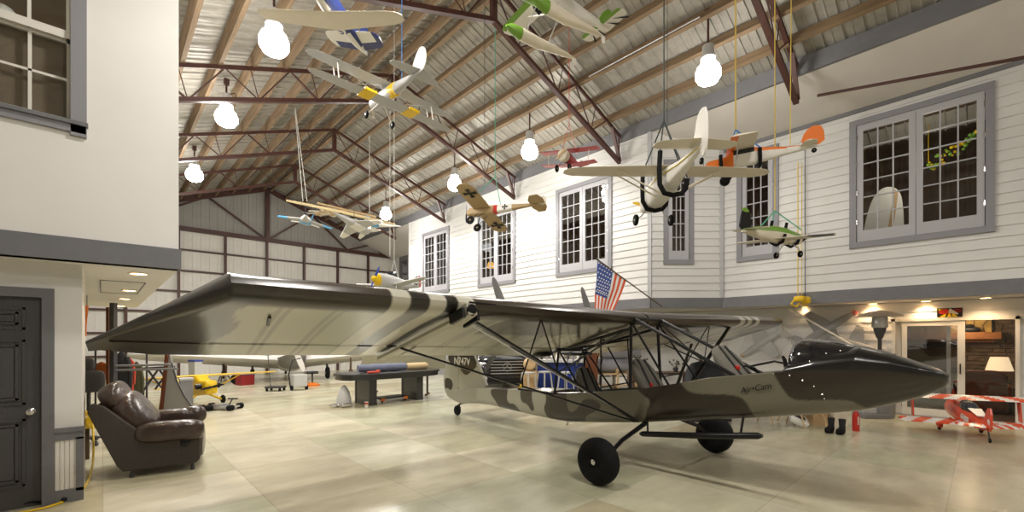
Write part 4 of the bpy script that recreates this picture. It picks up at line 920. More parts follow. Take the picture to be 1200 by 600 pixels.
# 12 silver fighter with blue propeller
c = at(462, 331, d=8.4); M = pose(c, -.9, -.38, roll=2)
t = thing('model_airplane', 'silver low-wing model fighter with blue propeller, just above the camouflaged wing', 'model airplane', M=M)
wingpart(t, 'wing', 'light_grey', .2, -.08, .80, .34, .18, th=.12, dih=.09)
body(t, 'fuselage', ['light_grey', 'yellow_gloss'], [(.52, .075, .07, -.08), (.48, .10, .10, -.12), (.42, .11, .12, -.14), (.1, .11, .13, -.18), (-.3, .07, .08, -.10), (-.8, .02, .03, -.02)], split=lambda q: 1 if q.x > .47 else 0)
b = MB(); b.ball((.05, 0, .13), (.18, .06, .08), 12, 7); L_(b, 'canopy', 'clear_dark', t)
flat(t, 'fin', 'light_grey', [(-.62, .03), (-.7, .22), (-.8, .24), (-.84, .0)]); flat(t, 'rudder', 'red_gloss', [(-.80, .25), (-.88, .22), (-.88, .0), (-.82, .0)], .016); wingpart(t, 'tailplane', 'light_grey', -.6, .05, .3, .16, .1)
b = MB(); b.lathe([(.07, 0), (.05, .07), (.005, .12)], (.52, 0, 0), (1, 0, 0)); L_(b, 'spinner', 'yellow_gloss', t); prop(t, (.56, 0, 0), .24, 'blue_gloss', 60)
for y in (-.2, .2): mbar(t, 'gear_leg', 'aluminium', (.2, y, -.1), (.24, y, -.3), .01); mwheel(t, (.24, y, -.32), .06, .03)
hb = c + UP * .42; cords('pale cord bridle holding the silver model fighter', [[hb, c + UP * .1 + RGT * .08], [hb, c + UP * .1 - RGT * .08], [hb, V((hb.x, hb.y, roofz(hb.x)))]], 'cord_white', .004)
# long plain cords hanging free
for (px, y0, y1, d, m, r, l) in ((568, 0, 215, 6.5, 'cord_dark', .004, 'thin dark cord dropping between the lamps left of the green float plane'), (782, 0, 150, 6.2, 'cord_dark', .004, 'thin dark cord dropping above the foam sling of the white model'),
    (935, 190, 345, 9.6, 'cord_yellow', .012, 'yellow hoist rope hanging down to the yellow chain hoist'), (939.5, 190, 345, 9.6, 'cord_yellow', .008, 'second yellow rope running to the chain hoist'), (943.5, 175, 350, 9.65, 'cord_dark', .008, 'grey rope hanging beside the yellow hoist ropes'), (457, 130, 300, 10, 'cord_white', .006, 'thin white line hanging beside the far lamp')):
    o = MB().path([at(px, y0, d=d), at(px, y1, d=d)], r, 5).build('suspension_cord', m); tag(o, l, 'cord')
# ---------------------------------------------------------------- sliding door and lounge
DD = bpy.data.objects.new('door_2', None); COL.objects.link(DD); M = Matrix.Translation((XW, (pa.y + pb.y) / 2, 0)); DD.matrix_world = M; ORG[DD.name] = M; struct(DD)
yy = lambda px: at(px, 400, X=XW).y
def dbox(nm, m, px0, px1, z0, z1, n0, n1): b = MB(); Wlow.box(b, yy(px1), yy(px0), z0, z1, n0, n1); return b.build(nm, m, DD)
dbox('jamb', 'cream_vinyl', 1045, 1049.5, 0, DZ, -.1, .05); dbox('jamb', 'cream_vinyl', 1190, 1195, 0, DZ, -.1, .05); dbox('head', 'cream_vinyl', 1045, 1195, DZ - .06, DZ, -.1, .05); dbox('threshold', 'aluminium', 1045, 1195, 0, .03, -.1, .06)
for nm, pxs, n0 in (('fixed_panel', (1050, 1056, 1109, 1114), -.07), ('sliding_panel', (1057, 1063, 1122, 1131), -.01)):
    b = MB(); a0, a1, a2, a3 = [yy(p) for p in pxs]
    for u0, u1 in ((a1, a0), (a3, a2)): Wlow.box(b, u0, u1, .03, DZ - .06, n0, n0 + .045)
    Wlow.box(b, a2, a1, .03, .17, n0, n0 + .045); Wlow.box(b, a2, a1, DZ - .16, DZ - .06, n0, n0 + .045); q = b.build(nm, 'cream_vinyl', DD)
    b = MB(); Wlow.box(b, a2, a1, .17, DZ - .16, n0 + .018, n0 + .026); b.build('pane', 'door_glass', q)
dbox('right_pane', 'window_glass', 1131, 1190, .05, DZ - .06, -.06, -.052)
b = MB(); b.path([Wlow.p(yy(1125.5), .93, .04), Wlow.p(yy(1125.5), .95, .08), Wlow.p(yy(1125.5), 1.10, .08), Wlow.p(yy(1125.5), 1.12, .04)], .012, 6); b.build('handle', 'black_metal', DD)
# lounge: stone fireplace, mantel, picture, lamp, chair
mat('stone', (.16, .115, .075), .9, var=.5, vscale=9, bump=.8, bscale=10); mat('mantel_wood', (.42, .17, .05), .5, var=.2, stretch=(1, 8, 8)); mat('lounge_wall', (.42, .31, .20), .8, var=.1); mat('brown_leather', (.13, .04, .015), .4, bump=.2, bscale=12)
mat('carpet', (.09, .05, .03), .95, bump=.4, bscale=90)
XB = 15.2
b = MB(); y = -1.3; rr = random.Random(3)
z = 0
while z < 2.38:
    h = rr.uniform(.07, .14); y = -.95
    while y < 1.9:
        w = rr.uniform(.18, .45); b.box((XB - .25 - rr.uniform(0, .04), y, z), (XB, min(y + w, 1.9) - .012, min(z + h, 2.4) - .012)); y += w
    z += h
t = thing('fireplace', 'stacked brown stone fireplace inside the lounge behind the sliding glass door', 'fireplace', (XB - .1, .4, 0)); b.build('stone_facing', 'stone', t)
b = MB(); b.box((XB - .245, -.2, .1), (XB - .1, .75, .8)); b.box((XB - .3, -.3, .0), (XB - .2, -.2, .9)); b.box((XB - .3, .75, .0), (XB - .2, .85, .9)); b.box((XB - .3, -.3, .8), (XB - .2, .85, .9)); b.build('firebox', 'black_metal', t)
mp = [at(1062, 397, X=XB - .5).y, at(1174, 397, X=XB - .5).y]
b = MB(); b.box((XB - .55, mp[1], 1.62), (XB - .2, mp[0], 1.78)).box((XB - .45, mp[1] + .1, 1.55), (XB - .2, mp[0] - .1, 1.62)); b.build('mantel', 'mantel_wood', t, bevel=.01)
struct(MB().box((XB + .02, YF, 0), (XB + .1, 4.2, ZS)).build('wall_lounge_back', 'lounge_wall')); struct(MB().box((XW + .1, 4.1, 0), (XB, 4.2, ZS)).build('wall_lounge_side', 'lounge_wall')); struct(MB().box((XW + .1, YF, 0), (XB, 4.1, .012)).build('floor', 'carpet'))
p0, p1 = at(1131, 374, X=XB - .3), at(1162, 392, X=XB - .3)
t = thing('landscape_painting', 'wide golden landscape painting above the mantel in the lounge', 'painting', ((XB - .3), (p0.y + p1.y) / 2, p1.z))
b = MB(); b.box((XB - .29, p1.y, p1.z), (XB - .27, p0.y + 1.2, p0.z)); b.build('canvas', mat('golden_canvas', (.50, .33, .08), .6, var=.5, vscale=3), t)
b = MB()
for k in range(14):
    yk = p1.y + .1 + k * .14; b.path([V((XB - .295, yk, p1.z + .02)), V((XB - .295, yk + .04, p1.z + .2)), V((XB - .295, yk + rr.uniform(-.1, .1), p1.z + .38))], .008, 4)
b.build('painted_trees', 'dark_wood', t)
b = MB()
for a_, c_ in (((p1.y - .03, p1.z - .03), (p1.y, p0.z + .03)), ((p1.y, p0.z), (p0.y + 1.2, p0.z + .03)), ((p1.y, p1.z - .03), (p0.y + 1.2, p1.z))): b.box((XB - .31, a_[0], a_[1]), (XB - .27, c_[0], c_[1]))
b.build('picture_frame', 'black_metal', t)
b = MB(); b.pillow((XB - .4, at(1139, 390, X=XB - .4).y, 1.84), (.12, .28, .12)).ball((XB - .4, at(1139, 390, X=XB - .4).y + .05, 1.93), (.05, .1, .04)); tag(b.build('mantel_ornament', 'black_metal', smooth=True), 'dark rounded ornament standing on the fireplace mantel', 'ornament')
c = at(1171, 447, X=14.6); c.z = 0
t = thing('side_table', 'dark side table beneath the lit lamp in the lounge', 'table', c); b = MB(); b.box(c + V((-.25, -.25, .52)), c + V((.25, .25, .56))); b.build('table_top', 'dark_wood', t)
for dx in (-.22, .22):
    for dy in (-.22, .22): MB().box(c + V((dx - .02, dy - .02, 0)), c + V((dx + .02, dy + .02, .52))).build('leg', 'dark_wood', t)
t = thing('table_lamp', 'lit table lamp with a cream cone shade in the lounge', 'lamp', c + UP * .56)
MB().lathe([(.08, 0), (.09, .03), (.03, .07), (.06, .16), (.07, .24), (.02, .34), (.015, .42)], c + UP * .56).build('lamp_base', 'plywood', t, True)
MB().lathe([(.22, .36), (.14, .66)], c + UP * .56, cap=False, n=24).build('lamp_shade', 'shade_glow', t, True)
c = at(1151, 462, X=14.3); c.z = 0
t = thing('club_chair', 'brown leather club chair in the lounge before the stone fireplace', 'chair', c)
b = MB(); b.pillow(c + V((0, 0, .22)), (.75, .8, .36), e=.35); b.build('base', 'brown_leather', t, True)
b = MB(); b.pillow(c + V((-.02, 0, .45)), (.6, .5, .16), e=.5); b.build('seat', 'brown_leather', t, True)
b = MB(); b.pillow(c + V((-.32, 0, .65)), (.2, .75, .6), e=.45); b.build('backrest', 'brown_leather', t, True)
for sd in (-1, 1): MB().pillow(c + V((0, sd * .36, .45)), (.75, .18, .35), e=.5).build('armrest', 'brown_leather', t, True)
# poster over the door
p0, p1 = at(1098, 361.5, X=XW - .04), at(1128, 371, X=XW - .04)
t = thing('poster_sign', 'small colourful red, yellow and black sign above the sliding door', 'sign', (XW - .03, (p0.y + p1.y) / 2, p1.z)); x = XW - .035
MB().box((x, p1.y, p1.z), (x + .012, p0.y, p0.z)).build('board', 'black_metal', t)
W_, H_ = p0.y - p1.y, p0.z - p1.z; Q = lambda u, v: V((x - .001, p0.y - W_ * u, p1.z + H_ * v))
b = MB(); b.prism([Q(.28 + .2 * math.cos(a) * 1.1, .62 + .3 * math.sin(a)) for a in [2 * PI * k / 14 for k in range(14)]], (-.002, 0, 0)); b.build('red_figure', 'red_gloss', t)
b = MB()
for (u0, v0), (u1, v1), (u2, v2) in (((.1, 0), (.42, .55), (.32, 0)), ((.40, 0), (.5, .6), (.58, 0)), ((.62, 0), (.58, .55), (.82, .02)), ((.05, .9), (.12, .4), (.2, .9))): b.prism([Q(u0, v0), Q(u1, v1), Q(u2, v2)], (-.002, 0, 0))
b.build('yellow_rays', 'yellow_gloss', t)
b = MB(); b.prism([Q(.45, .5), Q(.5, .95), Q(.56, .9), Q(.85, .35), Q(.8, .25)], (-.003, 0, 0)); b.build('pale_arm', 'cream_model', t)
b = MB()
for k in range(3): b.box(Q(.66, .86 - k * .14), Q(.96, .80 - k * .14) + V((-.002, 0, 0)))
b.build('caption_lines', 'red_gloss', t)

# ---------------------------------------------------------------- things along the lower right wall
c = at(1031, 400, X=11.9); c.z = 0
t = thing('patio_heater', 'tall patio heater with a silver mushroom hood left of the sliding door', 'heater', c)
MB().lathe([(.42, 2.08), (.40, 2.10), (.22, 2.19), (.05, 2.23), (0, 2.235)], c, n=32).build('hood', 'chrome', t, True)
MB().lathe([(.12, 1.86), (.135, 1.88), (.135, 2.06), (.12, 2.08)], c).build('burner_cage', 'aluminium', t, True)
MB().lathe([(.11, 1.86), (.10, 1.80), (.06, 1.66), (.035, 1.62), (.035, .7)], c).build('pole', 'dark_grey', t, True)
MB().lathe([(.24, 0), (.25, .05), (.24, .7), (.1, .75)], c).build('tank_housing', 'mid_grey', t, True)
def film_mat():
    m = bpy.data.materials.new('plastic_film'); m.use_nodes = True; nt = m.node_tree; bb = nt.nodes['Principled BSDF']; bb.inputs['Base Color'].default_value = (.8, .8, .8, 1); bb.inputs['Roughness'].default_value = .18; bb.inputs['Alpha'].default_value = .16
    n = nt.nodes.new('ShaderNodeTexNoise'); n.inputs['Scale'].default_value = 9; bp = nt.nodes.new('ShaderNodeBump'); bp.inputs['Strength'].default_value = 1; bp.inputs['Distance'].default_value = .06; nt.links.new(n.outputs['Fac'], bp.inputs['Height']); nt.links.new(bp.outputs['Normal'], bb.inputs['Normal']); MATS['plastic_film'] = m
film_mat()
def wall_model(label, px, py, ang, L, m, tipm):
    """plastic wrapped model hung flat on the lower wall: u along wall, z up"""
    o = at(px, py, X=XW - .12); t = thing('wrapped_model_airplane', label, 'model airplane', (XW - .1, o.y, o.z))
    ca, sa = math.cos(ang), math.sin(ang); G = lambda a, s_, n=0: V((XW - .10 - n, o.y - (a * ca - s_ * sa), o.z + a * sa + s_ * ca))
    b = MB(); b.loft([[G(a * L, w * L * math.cos(k * PI / 5), w * L * math.sin(k * PI / 5) * .6 + .02) for k in range(10)] for a, w in ((-.5, .02), (-.42, .06), (0, .08), (.3, .06), (.5, .03))]); b.build('fuselage', m, t, True)
    b = MB()
    for sd in (1, -1): b.prism([G(.15 * L, sd * .05 * L), G(.0, sd * .42 * L), G(-.14 * L, sd * .42 * L), G(-.18 * L, sd * .05 * L)], (-.03, 0, 0))
    b.build('wing', m, t)
    b = MB()
    for sd in (1, -1): b.prism([G(-.36 * L, sd * .03 * L), G(-.46 * L, sd * .2 * L), G(-.54 * L, sd * .2 * L), G(-.52 * L, sd * .03 * L)], (-.03, 0, 0))
    b.build('tailplane', m, t)
    MB().ball(G(.5 * L, 0), .05 * L, 10, 7).build('nose', tipm, t, True)
    b = MB(); pts = [(.6, .05), (.5, .14), (.1, .40), (-.1, .50), (-.22, .40), (-.5, .26), (-.6, .1), (-.58, -.1), (-.5, -.26), (-.2, -.42), (.0, -.48), (.15, -.35), (.5, -.12)]
    b.loft([[G(a * L * s_, v * L * s_, n) for a, v in pts] for s_, n in ((.96, -.02), (1, .05), (.9, .13), (.5, .16), (.05, .17))]); b.build('plastic_wrap', 'plastic_film', t, smooth=60)
wall_model('plastic-wrapped white model jet hanging on the wall nearest the far wing tip', 893, 402, math.radians(-145), 1.15, 'silver_fabric', 'plywood')
wall_model('plastic-wrapped dark-winged model hanging on the wall behind the leaning white rod', 968, 386, math.radians(35), 1.3, 'mid_grey', 'red_gloss')
wall_model('plastic-wrapped grey model hanging on the wall beside the patio heater', 1003, 404, math.radians(-20), 1.0, 'silver_fabric', 'dark_grey')
# leaning rod
p, q = at(925, 361.5, X=12.35), at(1042, 430, X=12.2)
tag(MB().path([p, q], .022, 8).build('leaning_rod', 'white_model', smooth=True), 'long white rod slanting down the lower wall behind the aircraft nose', 'rod')
# chain hoist
c = at(938, 353, d=9.55); t = thing('chain_hoist', 'yellow chain hoist hanging in front of the grey band', 'hoist', c)
MB().pillow(c + V((0, 0, .05)), (.30, .22, .13), e=.5).pillow(c + UP * .02 + RGT * .12, (.2, .18, .16), e=.6).build('hoist_body', 'yellow_gloss', t, True)
b = MB(); b.path([c - RGT * .12 + V((0, 0, .05)), c - RGT * .2 - UP * .06, c - RGT * .1 - UP * .13, c - RGT * .02 - UP * .04], .022, 8).path([c + RGT * .1, c + RGT * .16 - UP * .10, c - UP * .07], .016, 6); b.build('chain_loop', 'yellow_gloss', t, True)
MB().lathe([(.05, 0), (.06, .04), (.05, .08)], c + V((0, 0, .08)) - FWD * .1, FWD).build('gear_cover', 'black_metal', t, True)
# brace rod at upper right, conduit
p, q = at(958, 112, d=8.9), at(1240, 60, X=10.5); tag(MB().tube(p, q, .03).build('brace_rod', 'steel_red', smooth=True), 'red-brown steel brace rod crossing the drywall strip above the wide window', 'rod')
p, q = at(690, 112, X=8.15), at(820, 51, X=8.15); p.z = q.z = roofz(8.15) - .26; tag(MB().tube(p, q, .014).build('conduit_pipe', 'aluminium'), 'thin silver conduit running under a purlin to the nearest right lamp', 'pipe')
# flag
t = thing('flag', 'striped red and white flag with starred blue canton on a slanted pole', 'flag', at(775, 358, d=10.6))
FD = 10.6; pole0, pole1 = at(776, 359.5, d=10.7), at(700, 304, d=10.3); MB().tube(pole0, pole1, .016).ball(pole1, .03, 8, 6).build('flag_pole', 'dark_wood', t, True)
b = MB(); b.col = None; NU, NVv = 39, 40; vs = []
ta, tb = at(700, 305.5, d=10.32), at(734, 328.5, d=10.48)            # hoist edge along the pole
ba, bb_ = at(697, 362, d=10.3), at(717, 366, d=10.42)
ca_ = [(700, 305.5), (699, 330), (697, 345), (697, 364)]; cb_ = [(734, 328), (729, 342), (723, 356), (717, 368)]
def bez(P, t): 
    n = len(P) - 1; f = t * n; i = min(int(f), n - 1); f -= i; return (P[i][0] * (1 - f) + P[i + 1][0] * f, P[i][1] * (1 - f) + P[i + 1][1] * f)
for j in range(NVv + 1):
    l, r = bez(ca_, j / NVv), bez(cb_, j / NVv)
    for i in range(NU + 1):
        u = i / NU; d = 10.32 + .16 * u + .05 * math.sin(u * 9 + j * .05) * (j / NVv); vs.append(at(l[0] + (r[0] - l[0]) * u, l[1] + (r[1] - l[1]) * u, d=d))
fs, mi = [], []
for j in range(NVv):
    for i in range(NU):
        fs.append((j * (NU + 1) + i, j * (NU + 1) + i + 1, (j + 1) * (NU + 1) + i + 1, (j + 1) * (NU + 1) + i)); stripe = i // 3
        can = i < 21 and j < 26
        mi.append(2 if can else (0 if stripe % 2 == 0 else 1))
b.v = vs; b.f = fs; b.m = mi
mat('flag_red', (.72, .10, .04), .7); mat('flag_white', (.85, .85, .83), .7); mat('flag_blue', (.05, .09, .33), .7)
ob = b.build('flag_cloth', ['flag_red', 'flag_white', 'flag_blue'], t, True); md = ob.modifiers.new('s', 'SOLIDIFY'); md.thickness = .004
b = MB()
for r_ in range(9):
    for k in range(6 - (r_ % 2)):
        i = 1.8 + k * 3.5 + (1.75 if r_ % 2 else 0); j = 1.8 + r_ * 2.75; idx = int(j) * (NU + 1) + int(i)
        pc = vs[idx].lerp(vs[idx + 1], i - int(i)) - FWD * .012; pts = []
        for q_ in range(10): a = PI / 2 + q_ * PI / 5; rad = .024 if q_ % 2 == 0 else .010; pts.append(pc + RGT * math.cos(a) * rad + UP * math.sin(a) * rad)
        b.prism(pts, -FWD * .002)
b.build('stars', 'flag_white', t)

# inside the upper rooms
c = at(1037, 250, X=12.6)
tag(MB().box((12.4, c.y - .7, 2.66), (12.95, c.y + .7, c.z - .721)).box((12.38, c.y - .74, c.z - .78), (12.97, c.y + .74, c.z - .721)).build('display_bench', 'dark_wood', bevel=.01), 'dark bench behind the wide window, under the rounded white panel', 'bench')
t = thing('tailplane_panel', 'rounded white tail panel with stripes standing behind the wide window', 'aircraft part', c - UP * .6)
o2 = [(-.42, -.62), (-.30, .10), (-.18, .45), (.0, .60), (.22, .50), (.30, .2), (.32, -.62)]
P3 = [V((12.6, c.y - a, c.z + z)) for a, z in smooth_poly(o2, 2)]; MB().prism(P3, (.05, 0, 0)).build('panel', 'white_model', t)
MB().prism([V((12.594, c.y - a, c.z + z)) for a, z in ((.02, -.6), (.12, -.6), (.22, .4), (.16, .5))], (.004, 0, 0)).build('stripe', 'plywood', t)
MB().box((12.58, c.y - .45, c.z - .72), (12.7, c.y + .5, c.z - .62)).build('red_foot', 'red_gloss', t)
b = MB(); rr = random.Random(5); L0, L1 = at(1088, 196, X=12.9), at(1145, 160, X=12.9)
for k in range(46):
    f = k / 45; q = L0.lerp(L1, f) + V((rr.uniform(-.1, .1), 0, rr.uniform(-.12, .12))); b.ball(q, rr.uniform(.02, .045), 6, 4, mi=0 if rr.random() < .5 else 1)
b.path([L0, V((L0.x, L0.y, 6.26))], .006, 4).path([L1, V((L1.x, L1.y, 6.26))], .006, 4)
tag(b.build('flower_garland', ['yellow_gloss', 'green_gloss']), 'yellow and green flower garland strung across the right casement of the wide window', 'garland')
c = at(575, 311, X=11.2); t = thing('shaded_lamp', 'small lamp with orange-yellow shade behind the second far window', 'lamp', V((c.x, c.y, 2.67)))
MB().lathe([(.16, 0), (.10, .22)], V((c.x, c.y, c.z - .1)), cap=False).build('lamp_shade', mat('amber_shade', (1, .55, .12), .6, emis=.8), t, True)
MB().lathe([(.1, 2.67), (.1, 2.7), (.015, 2.72), (.015, c.z + .05)], V((c.x, c.y, 0))).build('lamp_base', 'black_metal', t, True)
def shelf_unit(label, x, y0, y1, z0, levels, seed):
    t = thing('storage_shelf', label, 'shelf', (x, (y0 + y1) / 2, z0)); r = random.Random(seed)
    for yy_ in (y0, y1): MB().box((x - .2, yy_ - .02, z0), (x + .2, yy_ + .02, z0 + levels * .55)).build('upright', 'dark_wood', t)
    for k in range(levels + 1): MB().box((x - .2, y0, z0 + k * .54), (x + .2, y1, z0 + k * .54 + .03)).build('shelf_board', 'dark_wood', t)
    return t, r
mt_ = ['plywood', 'mid_grey', 'cream_model', 'dark_grey', 'brown_leather']
for (nm, x, y0, y1, z0, lv, sd, where) in (('a', 12.2, 10.9, 12.3, 2.67, 5, 1, 'second far window'), ('b', 12.2, 7.0, 8.6, 2.67, 5, 2, 'window over the wing centre'), ('c', 12.2, 14.7, 16.2, 2.67, 5, 3, 'farthest clapboard window')):
    t, r = shelf_unit('dark storage shelf standing behind the ' + where, x, y0, y1, z0, lv, sd)
    for k in range(1, lv):
        y = y0 + .08; n = 0
        while y < y1 - .3 and n < 3:
            w, h = r.uniform(.16, .34), r.uniform(.14, .34); o = MB().box((x - .15, y, z0 + k * .54 + .031), (x + .1, y + w, z0 + k * .54 + .03 + h)).box((x - .152, y + w * .3, z0 + k * .54 + .05), (x - .15, y + w * .6, z0 + k * .54 + .09)).build('storage_box', [r.choice(mt_)], bevel=.006)
            tag(o, 'small box on the storage shelf behind the ' + where, 'box', 'boxes on the shelf behind the ' + where); y += w + r.uniform(.05, .2); n += 1

# ---------------------------------------------------------------- recliner
mat('leather_brown', (.042, .025, .019), .30, var=.35, vscale=4, bump=1.0, bscale=6, coat=.25); mat('recliner_side', (.040, .031, .025), .7, bump=.2, bscale=80)
RX = V((.985, -.17, 0)); RY = V((.17, .985, 0)); RO = V((.57, 7.17, 0))
R3 = Matrix(((RX.x, RY.x, 0), (RX.y, RY.y, 0), (0, 0, 1)))
rc = thing('recliner', 'puffy dark brown leather recliner chair beside the cream wall corner', 'armchair', M=Matrix.Translation(RO) @ R3.to_4x4() @ Matrix.Diagonal((.90, 1, 1, 1)))
def rb(b, nm, m, par=rc, sm=True, bev=0): return b.build(nm, m, par, sm, world=False, bevel=bev)
side = [(-.36, .09), (.40, .09), (.45, .14), (.45, .44), (.40, .50), (-.12, .47), (-.55, .86), (-.66, .90), (-.70, .80), (-.42, .16)]
for y0, nm in ((-.46, 'near'), (.38, 'far')):
    b = MB(); b.prism([V((x, y0, z)) for x, z in side], (0, .08, 0)); q = rb(b, 'side_panel', 'recliner_side', sm=False, bev=.012)
    b = MB()
    for x in (-.06, .22): b.path([V((x, y0 - .002 if nm == 'near' else y0 + .082, .1)), V((x, y0 - .002 if nm == 'near' else y0 + .082, .46))], .003, 5)
    rb(b, 'seam', 'dark_grey', q)
b = MB(); b.box((-.34, -.38, .10), (.42, .38, .36)); rb(b, 'base', 'recliner_side', sm=False)
b = MB(); b.pillow((.44, 0, .27), (.10, .76, .30), e=.5); rb(b, 'footrest', 'leather_brown')
b = MB(); b.pillow((.10, 0, .42), (.74, .64, .24), e=.55, n=28, m=16); rb(b, 'seat_cushion', 'leather_brown')
for sd, nm in ((-1, 'near'), (1, 'far')):
    b = MB(); b.pillow((.12, sd * .40, .51 if sd < 0 else .56), (.76, .25, .24 if sd < 0 else .22), e=.6, n=28, m=16).pillow((.34, sd * .40, .49 if sd < 0 else .57), (.30, .235, .24), e=.7); rb(b, 'armrest', 'leather_brown')
Rb = Matrix.Rotation(math.radians(-38), 3, 'Y')
b = MB(); b.pillow((-.29, 0, .70), (.34, .80, .58), R=Rb, e=.6, n=28, m=16); rb(b, 'back_cushion', 'leather_brown')
b = MB(); b.pillow((-.50, 0, .93), (.28, .72, .34), R=Matrix.Rotation(math.radians(-30), 3, 'Y'), e=.65, n=28, m=16); rb(b, 'head_cushion', 'leather_brown')
b = MB(); b.pillow((-.46, 0, .62), (.12, .72, .62), R=Rb, e=.4); rb(b, 'back_shell', 'recliner_side')
b = MB(); b.lathe([(.045, 0), (.05, .012), (.035, .018), (.02, .018)], (.28, -.46, .36), (0, -1, 0)).pillow((.31, -.478, .36), (.08, .02, .022)); rb(b, 'lever', 'black_metal')
for x in (-.28, .36):
    for y in (-.40, .40): b = MB(); b.lathe([(.02, 0), (.028, .02), (.02, .05), (.012, .10)], (x, y, 0)); rb(b, 'caster', 'dark_grey')

# grey shaped cowl panel and stand beside it
p0, p1 = at(236, 494, Z=0), at(190, 470, Z=0)
pn = thing('cowl_panel', 'tall tapering grey aircraft panel standing upright behind the recliner', 'aircraft part', p0)
def on_panel(px, py, off=0): return at(px, py, d=8.7) + FWD * off
out = [(198, 412), (201, 425), (207, 446), (216, 464), (226, 478), (236, 490), (236, 496), (188, 498), (186, 478), (190, 455), (194, 430), (195, 412)]
MB().prism([on_panel(x, y) for x, y in out], FWD * .03).build('panel', mat('panel_grey', (.30, .295, .29), .5), pn)
MB().beam(on_panel(188, 500, -.02), on_panel(197, 412, -.02), .05, .05, up=FWD).build('batten', 'brown_leather', pn)
b = MB(); b.path([on_panel(x, y) for x, y in out[1:6]], .015, 6); b.build('rolled_edge', 'dark_grey', pn)
# grey bin and stack behind
def slab(name, label, cat, px, py, w, dpt, h, m, rim=None, yaw=0, extra=None):
    c = at(px, py, Z=0); R = Matrix.Rotation(yaw, 3, 'Z'); t = thing(name, label, cat, c)
    b = MB(); b.box((-w / 2, -dpt / 2, 0), (w / 2, dpt / 2, h)); b.v = [R @ v + c for v in b.v]; b.build('body', m, t, bevel=.01)
    b = MB(); b.box((-w / 2 - .012, -dpt / 2 - .012, h - .04), (w / 2 + .012, dpt / 2 + .012, h + .012)); b.v = [R @ v + c for v in b.v]; b.build('lid', rim or m, t, bevel=.008)
    return t, c
slab('storage_bin', 'tall grey bin just right of the tapering grey panel', 'bin', 218, 480, .24, .25, .72, 'mid_grey', 'light_grey')
slab('tool_cabinet', 'grey and white cabinet with blue trays behind the tapering grey panel', 'cabinet', 229, 462, .22, .3, 1.0, 'light_grey', 'blue_gloss', .4)
# lift mast with arms
c = at(131, 500, Z=0); mast = thing('lift_mast', 'dark grey steel mast with horizontal arms behind the recliner', 'lift', c)
pz = lambda px, py, d=8.3: at(px, py, d=d)
MB().beam(pz(133, 505), pz(133, 355), .08, .08, up=FWD).build('mast_post', 'dark_grey', mast); MB().beam(pz(127, 505, 8.7), pz(127, 360, 8.7), .05, .05, up=FWD).build('mast_post', 'brown_leather', mast)
for y, x1 in ((434, 208), (429, 200)): MB().tube(pz(131, y), pz(x1, y - 2, 8.4), .022).build('arm', 'mid_grey', mast, True)
MB().beam(pz(120, 500, 8.0), pz(150, 497, 8.8), .1, .06).build('foot', 'dark_grey', mast)
# workout-style black trestle
c = at(183, 478, Z=0); t = thing('folding_trestle', 'black crossed-leg metal trestle behind the mast arms', 'trestle', c)
for a_, c_ in (((168, 458), (186, 432)), ((190, 455), (172, 432)), ((182, 456), (198, 434)), ((200, 452), (186, 432))): MB().tube(pz(*a_, 9.9), pz(*c_, 9.9), .022).build('leg', 'dark_grey', t)
MB().beam(pz(165, 432, 9.9), pz(203, 430, 9.9), .12, .05).build('top_bar', 'dark_grey', t)
for a_, c_ in (((168, 458), (168, 481)), ((200, 452), (200, 481))): MB().tube(pz(*a_, 9.9), pz(*c_, 9.9), .022).build('leg', 'dark_grey', t)
# hanging jackets on a stand
def jacket(label, px, py0, py1, d, m, w):
    a, c = at(px, py0, d=d), at(px, py1, d=d); h = a.z - c.z; t = thing('hanging_jacket', label, 'jacket', c)
    b = MB(); b.loft([[c + UP * h * f + RGT * (w * k * math.cos(q * PI / 6)) + FWD * (w * .45 * k * math.sin(q * PI / 6) * (1 + .15 * math.sin(q * 2.3))) for q in range(12)] for f, k in ((0, .9), (.3, 1), (.7, .95), (.9, .7), (1, .15))]); b.build('jacket_body', m, t, True)
    for sd in (-1, 1): MB().path([a + RGT * w * .7 * sd - UP * h * .12, a + RGT * w * 1.15 * sd - UP * h * .45, a + RGT * w * 1.1 * sd - UP * h * .8], [w * .28, w * .24, w * .18], 8).build('sleeve', m, t, True)
    return t
mat('olive_cloth', (.08, .085, .04), .9, bump=.3, bscale=20); mat('rust_cloth', (.35, .09, .02), .85, bump=.3, bscale=20); mat('black_cloth', (.02, .02, .022), .9, bump=.4, bscale=18); mat('red_cloth', (.55, .07, .04), .8); mat('denim', (.16, .18, .26), .85, bump=.5, bscale=14)
jacket('rust-orange jacket hanging left of the dark mast', 119, 424, 447, 9.6, 'rust_cloth', .16); jacket('black coat hanging directly right of the dark mast', 142, 412, 466, 9.2, 'black_cloth', .17)
jacket('red jacket hanging between the black coat and the olive coat', 152, 419, 458, 9.3, 'red_cloth', .09); jacket('olive green coat hanging right of the red jacket', 160, 424, 470, 9.6, 'olive_cloth', .12)
c = at(147, 508, Z=0); t = thing('coat_rail', 'dark coat rail holding the row of jackets behind the recliner', 'rail', c)
MB().tube(pz(112, 409, 9.5), pz(172, 414, 9.6), .018).build('rail_bar', 'dark_grey', t)
for px in (112, 172): q = pz(px, 410, 9.55); MB().tube(V((q.x, q.y, 0)), q, .018).build('rail_post', 'dark_grey', t)
